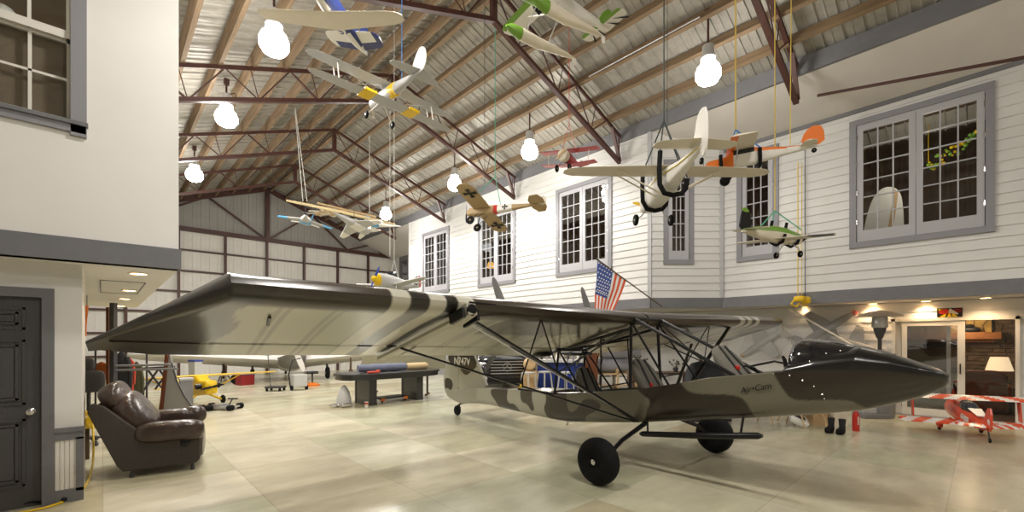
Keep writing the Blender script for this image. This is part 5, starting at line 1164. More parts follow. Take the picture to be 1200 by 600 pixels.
# office chair headrest behind recliner
c = at(104, 560, Z=0); c = at(104, 525, Z=0); t = thing('office_chair', 'charcoal office chair with tall headrest squeezed behind the recliner', 'chair', c)
MB().pillow(at(103, 428, d=6.7), (.16, .10, .22), e=.6).build('headrest', 'dark_grey', t, True); MB().pillow(at(106, 447, d=6.7), (.34, .12, .34), e=.5).build('backrest', 'dark_grey', t, True)
q = at(104, 492, d=6.8); MB().pillow(q, (.4, .4, .1), e=.5).build('seat', 'black_cloth', t, True); MB().tube(V((q.x, q.y, .1)), q, .03).build('gas_column', 'chrome', t)
MB().tube(at(104, 450, d=6.75), q, .025).build('back_bar', 'dark_grey', t)
for k in range(5): a = 2 * PI * k / 5; MB().tube(V((q.x, q.y, .11)), V((q.x + .28 * math.cos(a), q.y + .28 * math.sin(a), .06)), .018).ball(V((q.x + .28 * math.cos(a), q.y + .28 * math.sin(a), .03)), .03, 8, 6).build('base_arm', 'dark_grey', t)
# orange propeller board near wall
q = at(101, 372, d=7.5); t = thing('wooden_propeller', 'varnished orange propeller blade hanging upright by the cream wall corner', 'propeller', at(101, 392, d=7.5))
MB().loft([[at(x, y, d=7.5) + FWD * dz for x, dz in ((px - w, 0), (px, -.03), (px + w, 0), (px, .03))] for px, y, w in ((102, 358, .4), (101.5, 365, 1.1), (100, 378, 1.5), (99.5, 390, 1.5), (100, 394, 1))]).build('blade', 'orange_gloss', t, True)
MB().tube(at(102, 358, d=7.5), V((at(102, 358, d=7.5).x, at(102, 358, d=7.5).y, 2.37)), .005).build('hanging_wire', 'dark_grey', t)
# yellow hose on floor
pts = [at(108, 490, d=5.9), at(109.5, 515, d=5.6), at(109, 540, d=5.4), V((*at(104, 563, Z=0).xy, .012)), V((*at(92, 580, Z=0).xy, .012)), V((*at(75, 589, Z=0).xy, .012)), V((*at(50, 597, Z=0).xy, .012)), V((*at(20, 603, Z=0).xy, .012))]
def cr(P, n=6):
    o = []
    for i in range(len(P) - 1):
        a, b_, c_, d = P[max(i - 1, 0)], P[i], P[i + 1], P[min(i + 2, len(P) - 1)]
        for k in range(n):
            t_ = k / n; o.append(.5 * ((2 * b_) + (c_ - a) * t_ + (2 * a - 5 * b_ + 4 * c_ - d) * t_ ** 2 + (3 * b_ - a - 3 * c_ + d) * t_ ** 3))
    return o + [P[-1]]
tag(MB().path(cr(pts), .011, 8).build('air_hose', 'yellow_gloss', smooth=True), 'yellow air hose drooping by the wainscot and across the floor', 'hose')
c = at(100, 492, d=5.9); t = thing('hose_reel', 'yellow hose reel peeking out behind the wainscoted wall', 'hose reel', c); MB().lathe([(.1, 0), (.12, .02), (.07, .03), (.07, .08), (.12, .09), (.1, .11)], c, RGT).build('reel', 'yellow_gloss', t, True); MB().box(c + V((-.04, .02, -.55)), c + V((.04, .1, .1))).build('bracket', 'dark_wood', t)
b = MB(); q = at(18, 597, Z=0); b.path(cr([V((q.x + .0, q.y, .03)), V((q.x + .1, q.y - .03, .05)), V((q.x + .2, q.y - .05, .03)), V((q.x + .33, q.y - .06, .03))]), .012, 6).ball(V((q.x + .33, q.y - .06, .035)), .033, 8, 6); tag(b.build('door_stop', 'black_metal', smooth=True), 'small black and metal draught stop lying before the dark door', 'door stop')

# ---------------------------------------------------------------- black table and what lies on it
A0, A1 = at(433, 475.5, Z=0), at(488.5, 469, Z=0); TX = (A1 - A0).normalized(); TY = V((-TX.y, TX.x, 0)); TC = A0.lerp(A1, .5) + TX * .09 + TY * .37; LT = (A1 - A0).length / 2
TM = Matrix.Translation(TC) @ Matrix(((TX.x, TY.x, 0, 0), (TX.y, TY.y, 0, 0), (0, 0, 1, 0), (0, 0, 0, 1)))
tb_ = thing('conference_table', 'long black boat-shaped table with two slab pedestals standing on the hangar floor', 'table', M=TM)
o2 = []
for k in range(48): a = 2 * PI * k / 48; o2.append(V((1.42 * math.copysign(abs(math.cos(a)) ** .55, math.cos(a)), .62 * math.copysign(abs(math.sin(a)) ** .7, math.sin(a)), 0)))
mat('black_laminate', (.035, .036, .038), .3, coat=.2)
b = MB(); b.prism([p + UP * .74 for p in o2], (0, 0, .045)).prism([V((p.x * .97, p.y * .95, .64)) for p in o2], (0, 0, .10)); L_(b, 'table_top', 'black_laminate', tb_, False)
for x in (-LT, LT):
    b = MB(); b.box((x - .09, -.37, 0), (x + .09, .37, .64)); b.box((x - .10, -.38, 0), (x + .10, -.32, .64)); b.box((x - .10, .32, 0), (x + .10, .38, .64)); L_(b, 'pedestal', 'black_laminate', tb_, False)
def on_table(x, y, z=.787): return TM @ V((x, y, z))
b = MB(); pts = [on_table(-.85 + .13 * k, .05 - .008 * k, .787 + .10 + .006 * math.sin(k * 2.3)) for k in range(11)]; b.path(pts, [.085, .1, .098, .103, .097, .1, .102, .098, .1, .1, .09], 14); t = tag(b.build('denim_roll', 'denim', smooth=True), 'rolled blue-grey quilted cover lying on the black table', 'roll')
b = MB(); b.path([on_table(.48, -.03, .887), on_table(.6, -.05, .885), on_table(1.05, -.08, .885), on_table(1.1, -.08, .885)], [.085, .095, .095, .07], 14); tag(b.build('foam_roll', mat('tan_foam', (.62, .47, .26), .8, bump=.3), smooth=True), 'tan foam roll at the right end of the black table', 'roll')
b = MB(); b.pillow(on_table(-.65, -.35, .81), (.3, .14, .05), e=.4).pillow(on_table(-.52, -.34, .84), (.1, .08, .04), e=.4); tag(b.build('red_pouch', 'red_cloth', smooth=True), 'small red pouch beside the blue-grey roll on the black table', 'pouch')
c = at(403, 476, Z=0); t = thing('spinner_cone', 'grey propeller spinner cone standing on the floor left of the black table', 'spinner', c)
MB().lathe([(.17, .0), (.175, .06), (.165, .18), (.13, .32), (.08, .43), (.03, .49), (.005, .505)], c + V((0, 0, .01)), n=24).build('cone', 'light_grey', t, True)
b = MB(); b.pillow(c + V((-.2, -.02, .05)), (.3, .14, .06)); b.pillow(c + V((-.02, -.2, .06)), (.25, .12, .09)); b.build('back_plate', 'chrome', t, True)
c = at(429.5, 477.5, Z=0); t = thing('paper_cup', 'white paper cup with red print on the floor by the table pedestal', 'cup', c); MB().lathe([(.033, 0), (.046, .13), (.048, .135)], c, n=16).build('cup', 'white_model', t, True); MB().lathe([(.042, .075), (.047, .12)], c, n=16, cap=False).build('print', 'red_cloth', t, True)
c = A0.lerp(A1, .5) + TX * .1 + TY * .37; t = thing('mechanic_creeper', 'low black and orange mechanic creeper under the black table', 'creeper', c)
b = MB(); b.box((-.40, -.2, .09), (.40, .2, .13)); b.v = [TM.to_3x3() @ v + c for v in b.v]; b.build('deck', 'black_metal', t); b = MB(); b.box((-.38, -.22, .06), (.38, -.19, .10)); b.v = [TM.to_3x3() @ v + c for v in b.v]; b.build('side_rail', 'light_grey', t)
for x in (-.33, .33):
    b = MB(); b.box((x - .05, -.235, .05), (x + .05, -.18, .12)); b.v = [TM.to_3x3() @ v + c for v in b.v]; b.build('orange_bumper', 'orange_gloss', t)
    for y in (-.18, .18): q = TM.to_3x3() @ V((x, y, .03)) + c; MB().lathe([(.03, -.012), (.03, .012)], q, TX, 12).build('wheel', 'rubber', t)

# ---------------------------------------------------------------- yellow high wing model on the floor
c = at(228, 458, d=10.9); c.z = 0
M = pose(V((c.x, c.y, .46)), -.6, .8, roll=0, pitch=-8) @ Matrix.Scale(1.22, 4)
t = thing('yellow_model_airplane', 'large yellow high-wing model aeroplane parked behind the grey panel and dolly', 'model airplane', M=M)
wingpart(t, 'wing', 'yellow_gloss', .32, .18, 1.55, .42, .40, th=.08)
body(t, 'fuselage', 'yellow_gloss', [(.92, .03, -.03, -.16), (.88, .10, .04, -.22), (.55, .12, .08, -.22), (.40, .12, .18, -.22), (0, .12, .18, -.20), (-.5, .07, .06, -.12), (-1.05, .02, .02, -.04)], e=5, n=20)
flat(t, 'fin', 'yellow_gloss', [(-.85, .0), (-.98, .25), (-1.15, .26), (-1.18, -.04)], .02); wingpart(t, 'tailplane', 'yellow_gloss', -.8, .02, .45, .25, .18)
b = MB(); b.tube((.7, -.11, -.05), (.7, -.2, -.06), .05).tube((.7, .11, -.05), (.7, .2, -.06), .05); L_(b, 'engine_cylinder', 'black_metal', t)
for y in (-.2, .2): mbar(t, 'gear_leg', 'yellow_gloss', (.42, y * .5, -.2), (.5, y * 1.5, -.33), .02); mwheel(t, (.5, y * 1.6, -.33), .085, .05); mbar(t, 'wing_strut', 'yellow_gloss', (.2, y * .55, -.18), (.15, y * 4, .17), .012)
prop(t, (.94, 0, -.09), .2, 'black_metal', 10)
text_mesh('NC', .16, ORG[t.name] @ frame((.12, -.95, .15), (0, -1, 0), (1, 0, 0)), 'lettering', 'black_metal', t, .002)
# dolly
c = at(258, 480, Z=0); t = thing('wheel_dolly', 'low aluminium wheel dolly with four black wheels on the floor', 'dolly', c); X_, Y_ = RGT, FWD
MB().beam(c + X_ * -.38 + UP * .07, c + X_ * .38 + UP * .07, .34, .04).beam(c + X_ * -.1 + UP * .11, c + X_ * .1 + UP * .11, .3, .05).build('deck', 'aluminium', t)
MB().tube(c + X_ * .15 + UP * .1 + Y_ * .1, c + X_ * .22 + UP * .24 + Y_ * .1, .015).tube(c + X_ * .12 + UP * .24 + Y_ * .1, c + X_ * .34 + UP * .24 + Y_ * .1, .02).build('handle', 'dark_grey', t)
for sx, sy in ((-.32, -.16), (-.12, -.2), (.34, -.16), (.34, .18), (-.32, .18)): MB().lathe([(.05, -.07), (.065, -.05), (.065, .05), (.05, .07)], c + X_ * sx + Y_ * sy + UP * .066, Y_ + X_ * .5).build('wheel', 'rubber', t, True)

# ---------------------------------------------------------------- white full size airplane at the back
c = at(340, 447, d=17.6); M = pose(V((c.x, c.y, .80)), -.85, .5, roll=0, pitch=-11)
t = thing('white_airplane', 'full-size white low-wing airplane with grey nose parked at the back of the hangar', 'aircraft', M=M)
wingpart(t, 'wing', 'white_paint', 1.1, -.22, 4.9, 2.3, 1.5, th=.13, dih=.38, y0=0)
body(t, 'fuselage', ['white_paint', 'mid_grey'], [(2.3, .12, .12, -.15), (2.2, .3, .28, -.28), (1.6, .46, .42, -.42), (.8, .52, .5, -.5), (-.2, .5, .5, -.45), (-1.6, .3, .35, -.25), (-3.2, .06, .22, .05)], e=2.6, split=lambda q: 1 if q.x > .7 and q.z < .12 else 0)
b = MB(); b.ball((-.1, 0, .5), (1.0, .40, .40), 16, 9); L_(b, 'canopy', 'clear_dark', t); flat(t, 'fin', 'white_paint', [(-2.4, .2), (-2.9, 1.1), (-3.3, 1.15), (-3.4, .1)], .06); wingpart(t, 'tailplane', 'white_paint', -2.5, .2, 1.4, .7, .5)
b = MB(); b.lathe([(.18, 0), (.13, .14), (.01, .28)], (2.3, 0, 0), (1, 0, 0)); L_(b, 'spinner', 'yellow_gloss', t)
b = MB()
for a in (200, 20, 110, 290):
    a = math.radians(a); d = V((0, math.cos(a), math.sin(a))); s_ = V((1, 0, 0)).cross(d); b.loft([[V((2.38, 0, 0)) + d * rr_ + s_ * w * x + V((1, 0, 0)) * y * w * .3 for x, y in ((-1, -.5), (0, .4), (1, .6), (0, -.2))] for rr_, w in ((.05, .06), (.3, .09), (.6, .09), (.85, .05))])
L_(b, 'propeller', 'white_paint', t)
for y in (-1.3, 1.3): mbar(t, 'gear_leg', 'dark_grey', (.5, y, -.3), (.6, y, -.62), .05); mwheel(t, (.6, y, -.66), .24, .14, 'aluminium')
for i in (-1, 1): b = MB(); b.box((1.5, .45 * i, .05), (1.9, .47 * i, .15)); L_(b, 'cowl_vent', 'black_metal', t, False)
mwheel(t, (-2.9, 0, -.10), .12, .08)
# small gear around it
def jack(label, px, py, h=.55):
    c = at(px, py, Z=0); t = thing('wing_jack', label, 'jack', c); MB().lathe([(.04, .1), (.04, h * .7), (.025, h)], c).build('column', 'dark_wood', t, True)
    for k in range(3): a = k * 2.1; MB().tube(c + V((0, 0, h * .55)), c + V((math.cos(a) * .25, math.sin(a) * .25, .01)), .022).build('leg', 'dark_wood', t)
jack('brown tripod jack under the left part of the white wing', 262, 447, .9); jack('brown tripod jack behind the black table, under the white wing', 411, 446, .9)
slab('tool_chest', 'small tool chest with red drawers below the white wing', 'tool chest', 287, 451, .45, .4, .40, 'dark_red', 'navy', .3)
c = at(277, 451, Z=0); t = thing('spare_wheel', 'black spare tyre leaning against the red tool chest', 'tyre', c); MB().lathe([(.09, -.06), (.17, -.07), (.2, 0), (.17, .07), (.09, .06)], c + UP * .2, FWD).build('tyre', 'rubber', t, True); MB().lathe([(.085, -.05), (.03, -.06), (.03, .06), (.085, .05)], c + UP * .2, FWD).build('rim', 'aluminium', t, True)
c = at(323, 458, Z=0); t = thing('tow_cart', 'small dark four-wheeled cart with upright rod in front of the white airplane', 'cart', c); MB().beam(c - RGT * .25 + UP * .12, c + RGT * .25 + UP * .12, .35, .05).build('deck', 'dark_grey', t); MB().tube(c + UP * .1 - RGT * .15, c + UP * 1.2 - RGT * .25, .012).build('rod', 'dark_grey', t)
for sx in (-.2, .2):
    for sy in (-.13, .13): MB().lathe([(.05, -.02), (.05, .02)], c + RGT * sx + FWD * sy + UP * .05, RGT, 10).build('wheel', 'rubber', t)
c = at(350, 457, Z=0); t = thing('battery_cart', 'grey battery charger cart beside the white airplane propeller', 'cart', c)
MB().box(c + V((-.2, -.2, .12)), c + V((.2, .2, .5))).build('charger_box', 'light_grey', t, bevel=.02); MB().path([c + V((-.22, .1, .1)), c + V((-.26, .12, .5)), c + V((-.15, .14, .95)), c + V((.1, .14, 1.0))], .018, 6).build('handle', 'black_metal', t, True)
for s_ in (-1, 1): MB().lathe([(.08, -.03), (.08, .03)], c + V((.22 * s_, -.05, .08)), (1, 0, 0), 12).build('wheel', 'rubber', t)
c = at(366, 452, Z=0); t = thing('work_stool', 'low black work stool with orange trim under the white airplane wing', 'stool', c); MB().lathe([(.2, .42), (.21, .46), (.18, .5)], c).build('seat', 'black_metal', t, True); MB().tube(c + UP * .1, c + UP * .42, .03).build('column', 'dark_grey', t); MB().lathe([(.24, .0), (.24, .05), (.05, .12)], c).build('base', 'orange_gloss', t, True)

# ---------------------------------------------------------------- black van
vc = at(592, 462, Z=0); vx = V((-.50, -.86, 0)).normalized(); vy = V((-vx.y, vx.x, 0)); VM = Matrix.Translation(vc - vx * 2.2) @ Matrix(((vx.x, vy.x, 0, 0), (vx.y, vy.y, 0, 0), (0, 0, 1, 0), (0, 0, 0, 1)))
van = thing('van', 'glossy black van facing the camera behind the camouflaged tail', 'van', M=VM)
mat('van_paint', (.012, .013, .016), .15, coat=.8)
b = MB(); rings = []
for x, zt, zb, w in ((-2.2, 1.9, .35, .92), (-2.1, 1.98, .3, .95), (.6, 1.98, .3, .96), (1.15, 1.75, .3, .96), (1.55, 1.22, .3, .95), (2.25, 1.08, .32, .93), (2.38, .98, .36, .88), (2.45, .8, .42, .82)):
    rings.append([V((x, w * a, zb + (zt - zb) * h)) for a, h in ((-.9, 0), (-1, .12), (-1, .5), (-.93, .8), (-.8, .97), (-.5, 1), (.5, 1), (.8, .97), (.93, .8), (1, .5), (1, .12), (.9, 0))])
b.loft(rings); L_(b, 'body', 'van_paint', van, 35)
b = MB(); b.prism([V((.95, -.78, 1.86)), V((.95, .78, 1.86)), V((1.53, .82, 1.26)), V((1.53, -.82, 1.26))], (.02, 0, .02)); L_(b, 'windscreen', 'clear_dark', van, False)
for k in range(5): b = MB(); b.box((2.40, -.48, .62 + .085 * k), (2.475, .48, .645 + .085 * k)); L_(b, 'grille_bar', 'aluminium', van, False)
b = MB(); b.box((2.38, -.50, .58), (2.462, .50, 1.03)); L_(b, 'grille', 'black_metal', van, False)
b = MB(); n = 24; b.loft([[V((2.49, (r) * math.cos(2 * PI * k / n), .82 + r * math.sin(2 * PI * k / n))) for k in range(n)] for r in (.115, .13)] + [[V((2.50, (r) * math.cos(2 * PI * k / n), .82 + r * math.sin(2 * PI * k / n))) for k in range(n)] for r in (.13, .115)], cap=False)
for k in range(3): a = PI / 2 + k * 2 * PI / 3; b.prism([V((2.49, .02 * math.cos(a - 1.57), .82 + .02 * math.sin(a - 1.57))), V((2.49, .12 * math.cos(a), .82 + .12 * math.sin(a))), V((2.49, .02 * math.cos(a + 1.57), .82 + .02 * math.sin(a + 1.57)))], (.012, 0, 0))
L_(b, 'grille_emblem', 'chrome', van, False)
for sd in (1, -1):
    b = MB(); b.pillow((2.30, sd * .70, .86), (.22, .34, .20), e=.5); L_(b, 'headlight', 'aluminium', van); b = MB(); b.lathe([(.07, 0), (.09, .03)], (2.44, sd * .66, .48), (1, 0, 0)); L_(b, 'fog_lamp', 'light_grey', van)
    for x in (-1.4, 1.55): mwheel(van, (x, sd * .82, .34), .34, .22, 'aluminium')
b = MB(); b.box((2.30, -.8, .38), (2.47, .8, .50)); L_(b, 'bumper', 'black_metal', van, False, )

# ---------------------------------------------------------------- bar, stools, rolls under the overhang
def at_floor(px, d): q = at(px, 397, d=d); q.z = 0; return q
b0, b1 = at_floor(630, 12.9), at_floor(688, 12.6); u = (b1 - b0).normalized(); v = V((-u.y, u.x, 0))
if v.dot(FWD) < 0: v = -v
t = thing('bar_counter', 'blue-fronted bar counter with pale worktop beneath the overhang', 'counter', b0.lerp(b1, .5))
def pr(b, o, u, v, a, c_, z0, z1): return b.hexa([o + u * a[0] + v * c_[0] + UP * z0, o + u * a[1] + v * c_[0] + UP * z0, o + u * a[1] + v * c_[1] + UP * z0, o + u * a[0] + v * c_[1] + UP * z0], [o + u * a[0] + v * c_[0] + UP * z1, o + u * a[1] + v * c_[0] + UP * z1, o + u * a[1] + v * c_[1] + UP * z1, o + u * a[0] + v * c_[1] + UP * z1])
LB = (b1 - b0).length
pr(MB(), b0, u, v, (0, LB), (0, .5), 0, .95).build('cabinet', 'blue_gloss', t); pr(MB(), b0, u, v, (-.05, LB + .05), (-.2, .6), .95, 1.02).build('worktop', 'light_grey', t)
b = MB()
for k in range(4): pr(b, b0, u, v, (.1 + k * LB / 4, LB / 4 * (k + 1) - .02), (-.012, 0), .1, .88)
b.build('front_panels', 'blue_gloss', t)
r = random.Random(11)
for k in range(9):
    q = b0 + u * (.1 + k * (LB - .2) / 8) + v * r.uniform(.0, .3) + UP * 1.02; h = r.uniform(.12, .26); m = r.choice(['white_model', 'aluminium', 'plywood', 'dark_grey'])
    o = MB().lathe([(.04, 0), (.045, h * .6), (.02, h * .8), (.02, h)], q, n=10).build('bottle', m, smooth=True); tag(o, 'small bottle standing on the pale worktop of the blue bar', 'bottle', 'bottles on the bar worktop')
st0 = None
for px, d, l in ((619, 11.9, 'pale wooden bar stool left of the blue counter, under the barrel'), (638, 12.3, 'pale wooden bar stool before the middle of the blue counter'), (663, 12.1, 'pale wooden bar stool before the right end of the blue counter')):
    q = at_floor(px, d)
    if st0 is None:
        st0 = thing('bar_stool', l, 'stool', q, 'bar stools')
        MB().lathe([(.17, .68), (.18, .70), (.18, .72)], q, n=16).build('seat', 'light_grey', st0, True)
        for sx in (-1, 1):
            for sy in (-1, 1): MB().beam(q + V((sx * .12, sy * .12, .68)), q + V((sx * .18, sy * .18, 0)), .035, .035).build('leg', 'light_grey', st0)
        MB().box(q + V((-.16, -.16, .2)), q + V((.16, -.13, .23))).box(q + V((-.16, .13, .2)), q + V((.16, .16, .23))).build('rung', 'light_grey', st0)
    else: dup(st0, Matrix.Translation(q), l)
q = at_floor(621, 12.4); t = thing('wooden_barrel', 'round-topped wooden keg on a stand left of the blue bar', 'barrel', q); MB().lathe([(.14, -.2), (.18, -.1), (.19, 0), (.18, .1), (.14, .2)], q + UP * .92, FWD, 18).build('cask', 'plywood', t, True); pr(MB(), q, RGT, FWD, (-.18, .18), (-.15, .2), 0, .73).build('stand', 'plywood', t)
q = at_floor(693, 12.3); struct(pr(MB(), q, RGT, FWD, (-.16, .16), (-.1, .2), 0, 2.4).build('trim_13', 'brown_leather'))
# shelf with big grey rolls
q0 = at_floor(720, 12.6); t = thing('lumber_rack', 'low plank rack holding grey rolls and timber under the overhang', 'rack', q0)
for z in (.30, .62): pr(MB(), q0, RGT, FWD, (-.65, .68), (-.3, .3), z, z + .035).build('rack_board', 'plywood', t)
for a in (-.62, .0, .62): pr(MB(), q0, RGT, FWD, (a, a + .05), (-.3, .3), 0, .78).build('rack_post', 'plywood', t)
mat('grey_blanket', (.26, .26, .29), .9, bump=.5, bscale=12)
for dx, z, rr_, l in ((0, .86, .20, 'lower grey blanket roll with tan core on the lumber rack'), (.12, 1.21, .15, 'upper grey blanket roll lying on top of the lower roll')):
    o = q0 + UP * z; t = thing('blanket_roll', l, 'roll', o - UP * rr_); MB().path([o - RGT * .5 + RGT * dx, o - RGT * .25 + RGT * dx, o + RGT * .3 + RGT * dx, o + RGT * .62 + RGT * dx], [rr_ * .95, rr_, rr_, rr_ * .9], 16).build('blanket', 'grey_blanket', t, True); MB().tube(o - RGT * .56 + RGT * dx, o - RGT * .49 + RGT * dx, rr_ * .8, n=16).build('core', 'plywood', t, True)
for k, (a, z, m, l) in enumerate(((-.42, .338, 'light_grey', 'grey carton at the left of the lumber rack shelf'), (-.02, .338, 'white_model', 'white carton in the middle of the lumber rack shelf'), (.38, .338, 'plywood', 'tan crate at the right of the lumber rack shelf'))):
    tag(pr(MB(), q0, RGT, FWD, (a, a + .3), (-.28, .1), z, z + .22).build('storage_box', m, bevel=.008), l, 'box')
# draped dark cover and stuff on white bench
q0 = at_floor(826, 8.9); t = thing('draped_cover', 'tall dark blue-black cloth cover draped over equipment behind the front seat', 'cover', q0)
b = MB(); rr2 = random.Random(2); b.loft([[q0 + UP * z + RGT * (w * math.cos(2 * PI * k / 20) * (1 + .06 * math.sin(k * 2.2 + z * 3))) + FWD * (w * .8 * math.sin(2 * PI * k / 20) * (1 + .06 * math.cos(k * 3.1))) for k in range(20)] for z, w in ((0, .50), (.3, .48), (.7, .42), (1.0, .36), (1.13, .26), (1.18, .08))]); b.build('cloth', mat('cover_cloth', (.018, .022, .03), .6, bump=.8, bscale=9), t, True)
q0 = at_floor(765, 10.6); t = thing('workbench', 'narrow dark workbench against the white lower wall, seen between the cabin tubes', 'bench', q0)
pr(MB(), q0, RGT, FWD, (-.6, .9), (-.25, .25), .78, .83).build('bench_top', 'dark_wood', t)
for a in (-.55, .8): pr(MB(), q0, RGT, FWD, (a, a + .06), (-.22, .22), 0, .78).build('bench_leg', 'dark_wood', t)
for k, (a, h, l) in enumerate(((-.35, .35, 'bushy dark potted twig plant on the narrow workbench'), (.55, .22, 'smaller dark potted twig plant at the right of the narrow workbench'))):
    o = q0 + RGT * a + UP * .83; t = thing('potted_plant', l, 'plant', o); MB().lathe([(.05, 0), (.07, .1)], o, n=12).build('pot', 'dark_grey', t, True); b = MB(); r = random.Random(k + 4)
    for j in range(14): d = V((r.uniform(-1, 1), r.uniform(-1, 1), r.uniform(.6, 1.6))).normalized(); e = o + UP * .08 + d * h * r.uniform(.6, 1); b.tube(o + UP * .08, e, .006, .003, 4).ball(e, .022, 5, 4)
    b.build('foliage', 'olive_cloth', t)
# ---------------------------------------------------------------- floor clutter below the nose
def fl_(px, py): return at(px, py, Z=0)
c = fl_(935, 499); t = thing('white_fan_heater', 'tilted white box fan lying on the floor beneath the aircraft nose', 'fan', c)
Rf = Matrix.Rotation(.5, 3, 'X') @ Matrix.Rotation(.4, 3, 'Z'); b = MB(); b.pillow(c + UP * .12, (.42, .34, .12), R=Rf, e=.35); b.build('housing', 'white_model', t, True); MB().lathe([(.13, 0), (.13, .012), (.03, .02)], c + UP * .18, (.0, -.45, .9)).build('grille', 'dark_grey', t, True)
for px, py, l in ((919, 500, 'tubular metal chair nearer the main wheel, legs seen below the fuselage'), (956, 503, 'tubular metal chair standing behind the white box fan')):
    c = fl_(px, py) + FWD * .25; t = thing('tubular_chair', l, 'chair', c)
    for sx in (-.2, .2): MB().path([c + RGT * sx - FWD * .25 + UP * .01, c + RGT * sx - FWD * .18 + UP * .2, c + RGT * sx + FWD * .05 + UP * .42, c + RGT * sx + FWD * .22 + UP * .85], .012, 6).path([c + RGT * sx + FWD * .28 + UP * .01, c + RGT * sx + FWD * .05 + UP * .44], .012, 6).build('side_frame', 'plywood', t, True)
    MB().beam(c - RGT * .2 + UP * .45, c + RGT * .2 + UP * .45, .4, .03).build('seat', 'brown_leather', t); MB().beam(c - RGT * .2 + UP * .75 + FWD * .2, c + RGT * .2 + UP * .75 + FWD * .2, .03, .2).build('backrest', 'brown_leather', t)
for px, py, l in ((974, 507, 'black boot on the floor under the nose, beside the cartons'), (987, 509, 'black boot nearest the fire extinguisher under the nose')):
    c = fl_(px, py); t = thing('boot', l, 'boot', c); MB().pillow(c + UP * .05 - RGT * .03, (.26, .12, .10), e=.6).build('sole', 'rubber', t, True); MB().path([c + UP * .06, c + UP * .15, c + UP * .26], [.05, .045, .055], 10).build('shaft', 'black_cloth', t, True)
c = fl_(1003, 505); t = thing('fire_extinguisher', 'red fire extinguisher standing on the floor below the aircraft nose', 'extinguisher', c); MB().lathe([(.05, .0), (.055, .03), (.055, .28), (.03, .33), (.02, .42)], c, n=16).build('cylinder', 'red_gloss', t, True); MB().box(c + V((-.05, -.02, .42)), c + V((.05, .02, .46))).build('valve', 'black_metal', t); MB().box(c - FWD * .058 + V((-.03, -.005, .12)), c - FWD * .056 + V((.03, .005, .26))).build('label_plate', 'white_model', t)
for px, py, w, h, l in ((966, 500, .28, .36, 'brown carton under the nose left of the black boots'), (990, 501, .26, .30, 'pale carton under the nose behind the black boots')):
    c = fl_(px, py) + FWD * .25; tag(pr(MB(), c, RGT, FWD, (-w / 2, w / 2), (-.15, .15), 0, h).box(c + V((-.02, -.02, h)), c + V((.02, .02, h + .004))).build('carton', 'plywood' if w > .27 else 'cream_model', bevel=.006), l, 'box')
c = fl_(1030, 491); t = thing('step_box', 'low grey step box on the floor in front of the sliding door', 'step', c); pr(MB(), c, RGT, FWD, (-.28, .28), (0, .35), 0, .09).build('lower_step', 'mid_grey', t, bevel=.01); pr(MB(), c, RGT, FWD, (-.22, .28), (.12, .35), .09, .2).build('upper_step', 'light_grey', t, bevel=.01)

# ---------------------------------------------------------------- red and white biplane model on the floor (right)
c = at(1134, 490, d=7.35); M = pose(V((c.x, c.y, .33)), .86, .5, roll=0, pitch=-7) @ Matrix.Scale(1.32, 4)
t = thing('red_model_biplane', 'red and white sunburst-striped model biplane standing on the floor at the right', 'model airplane', M=M)
mat('sun_white', (.85, .83, .80), .25, coat=.5); mat('sun_red', (.74, .07, .022), .25, coat=.5)
def sunwing(nm, x, z, semi, c0, c1, rays=9, par=t, sw=.0):
    b = MB(); nst = 81; prof = [(0, 0), (.06, .5), (.15, .8), (.25, 1), (.4, .95), (.55, .8), (.7, .6), (.85, .35), (1, .05), (1, -.05), (.8, -.08), (.6, -.12), (.4, -.16), (.2, -.2), (.08, -.2)]; rings = []
    for i in range(nst):
        f = -1 + 2 * i / (nst - 1); c_ = c0 + (c1 - c0) * abs(f); sh = 1 if abs(f) < .97 else .6; x0 = x - sw * abs(f) - c_ * (1 - sh) / 2
        rings.append([V((x0 - c_ * sh * u_, semi * f, z + .045 * v_ * c0 * 2.2)) for u_, v_ in prof])
    b.loft(rings)
    for i, fc in enumerate(b.f):
        q_ = sum((b.v[k] for k in fc), V()) / len(fc); ang = math.atan2(abs(q_.y) + .02, -(q_.x - x) + c0 * .9)
        b.m[i] = 1 if (abs(q_.y) / semi * 2.6 - (x - q_.x) / c0 * .9 + 3.0) % 1 < .5 else 0
    return L_(b, nm, ['sun_white', 'sun_red'], par)
sunwing('upper_wing', .30, .20, .70, .26, .22); sunwing('lower_wing', .10, -.08, .66, .26, .22); sunwing('tailplane', -.48, .04, .26, .18, .12, par=t)
body(t, 'fuselage', 'sun_red', [(.52, .03, .05, -.05), (.50, .09, .10, -.10), (.3, .105, .12, -.11), (.0, .10, .12, -.10), (-.3, .07, .10, -.06), (-.62, .02, .06, -.0)], n=20, e=2.6)
b = MB(); b.ball((-.02, 0, .13), (.20, .075, .085), 14, 8); L_(b, 'canopy', 'clear_dark', t); b = MB(); b.prism([V((-.2, -.06, .15)), V((-.2, .06, .15)), V((-.42, .04, .115)), V((-.42, -.04, .115))], (0, 0, .006)); L_(b, 'turtledeck_patch', 'sun_white', t, False)
flat(t, 'fin', 'sun_red', [(-.48, .05), (-.56, .26), (-.66, .27), (-.70, -.02)], .018); flat(t, 'rudder_stripe', 'sun_white', [(-.61, .08), (-.60, .14), (-.655, .14), (-.66, .08)], .022)
for y in (-.5, .5):
    b = MB(); b.prism([V((.12, y, -.05)), V((.2, y, .2)), V((.12, y, .2)), V((.04, y, -.05))], (0, .012, 0)); L_(b, 'wing_strut', 'sun_red', t, False)
for y in (-.09, .09): mbar(t, 'cabane_strut', 'sun_red', (.2, y * .7, .1), (.22, y, .2), .008); mbar(t, 'gear_leg', 'sun_red', (.22, y, -.09), (.24, y * 2.2, -.19), .014)
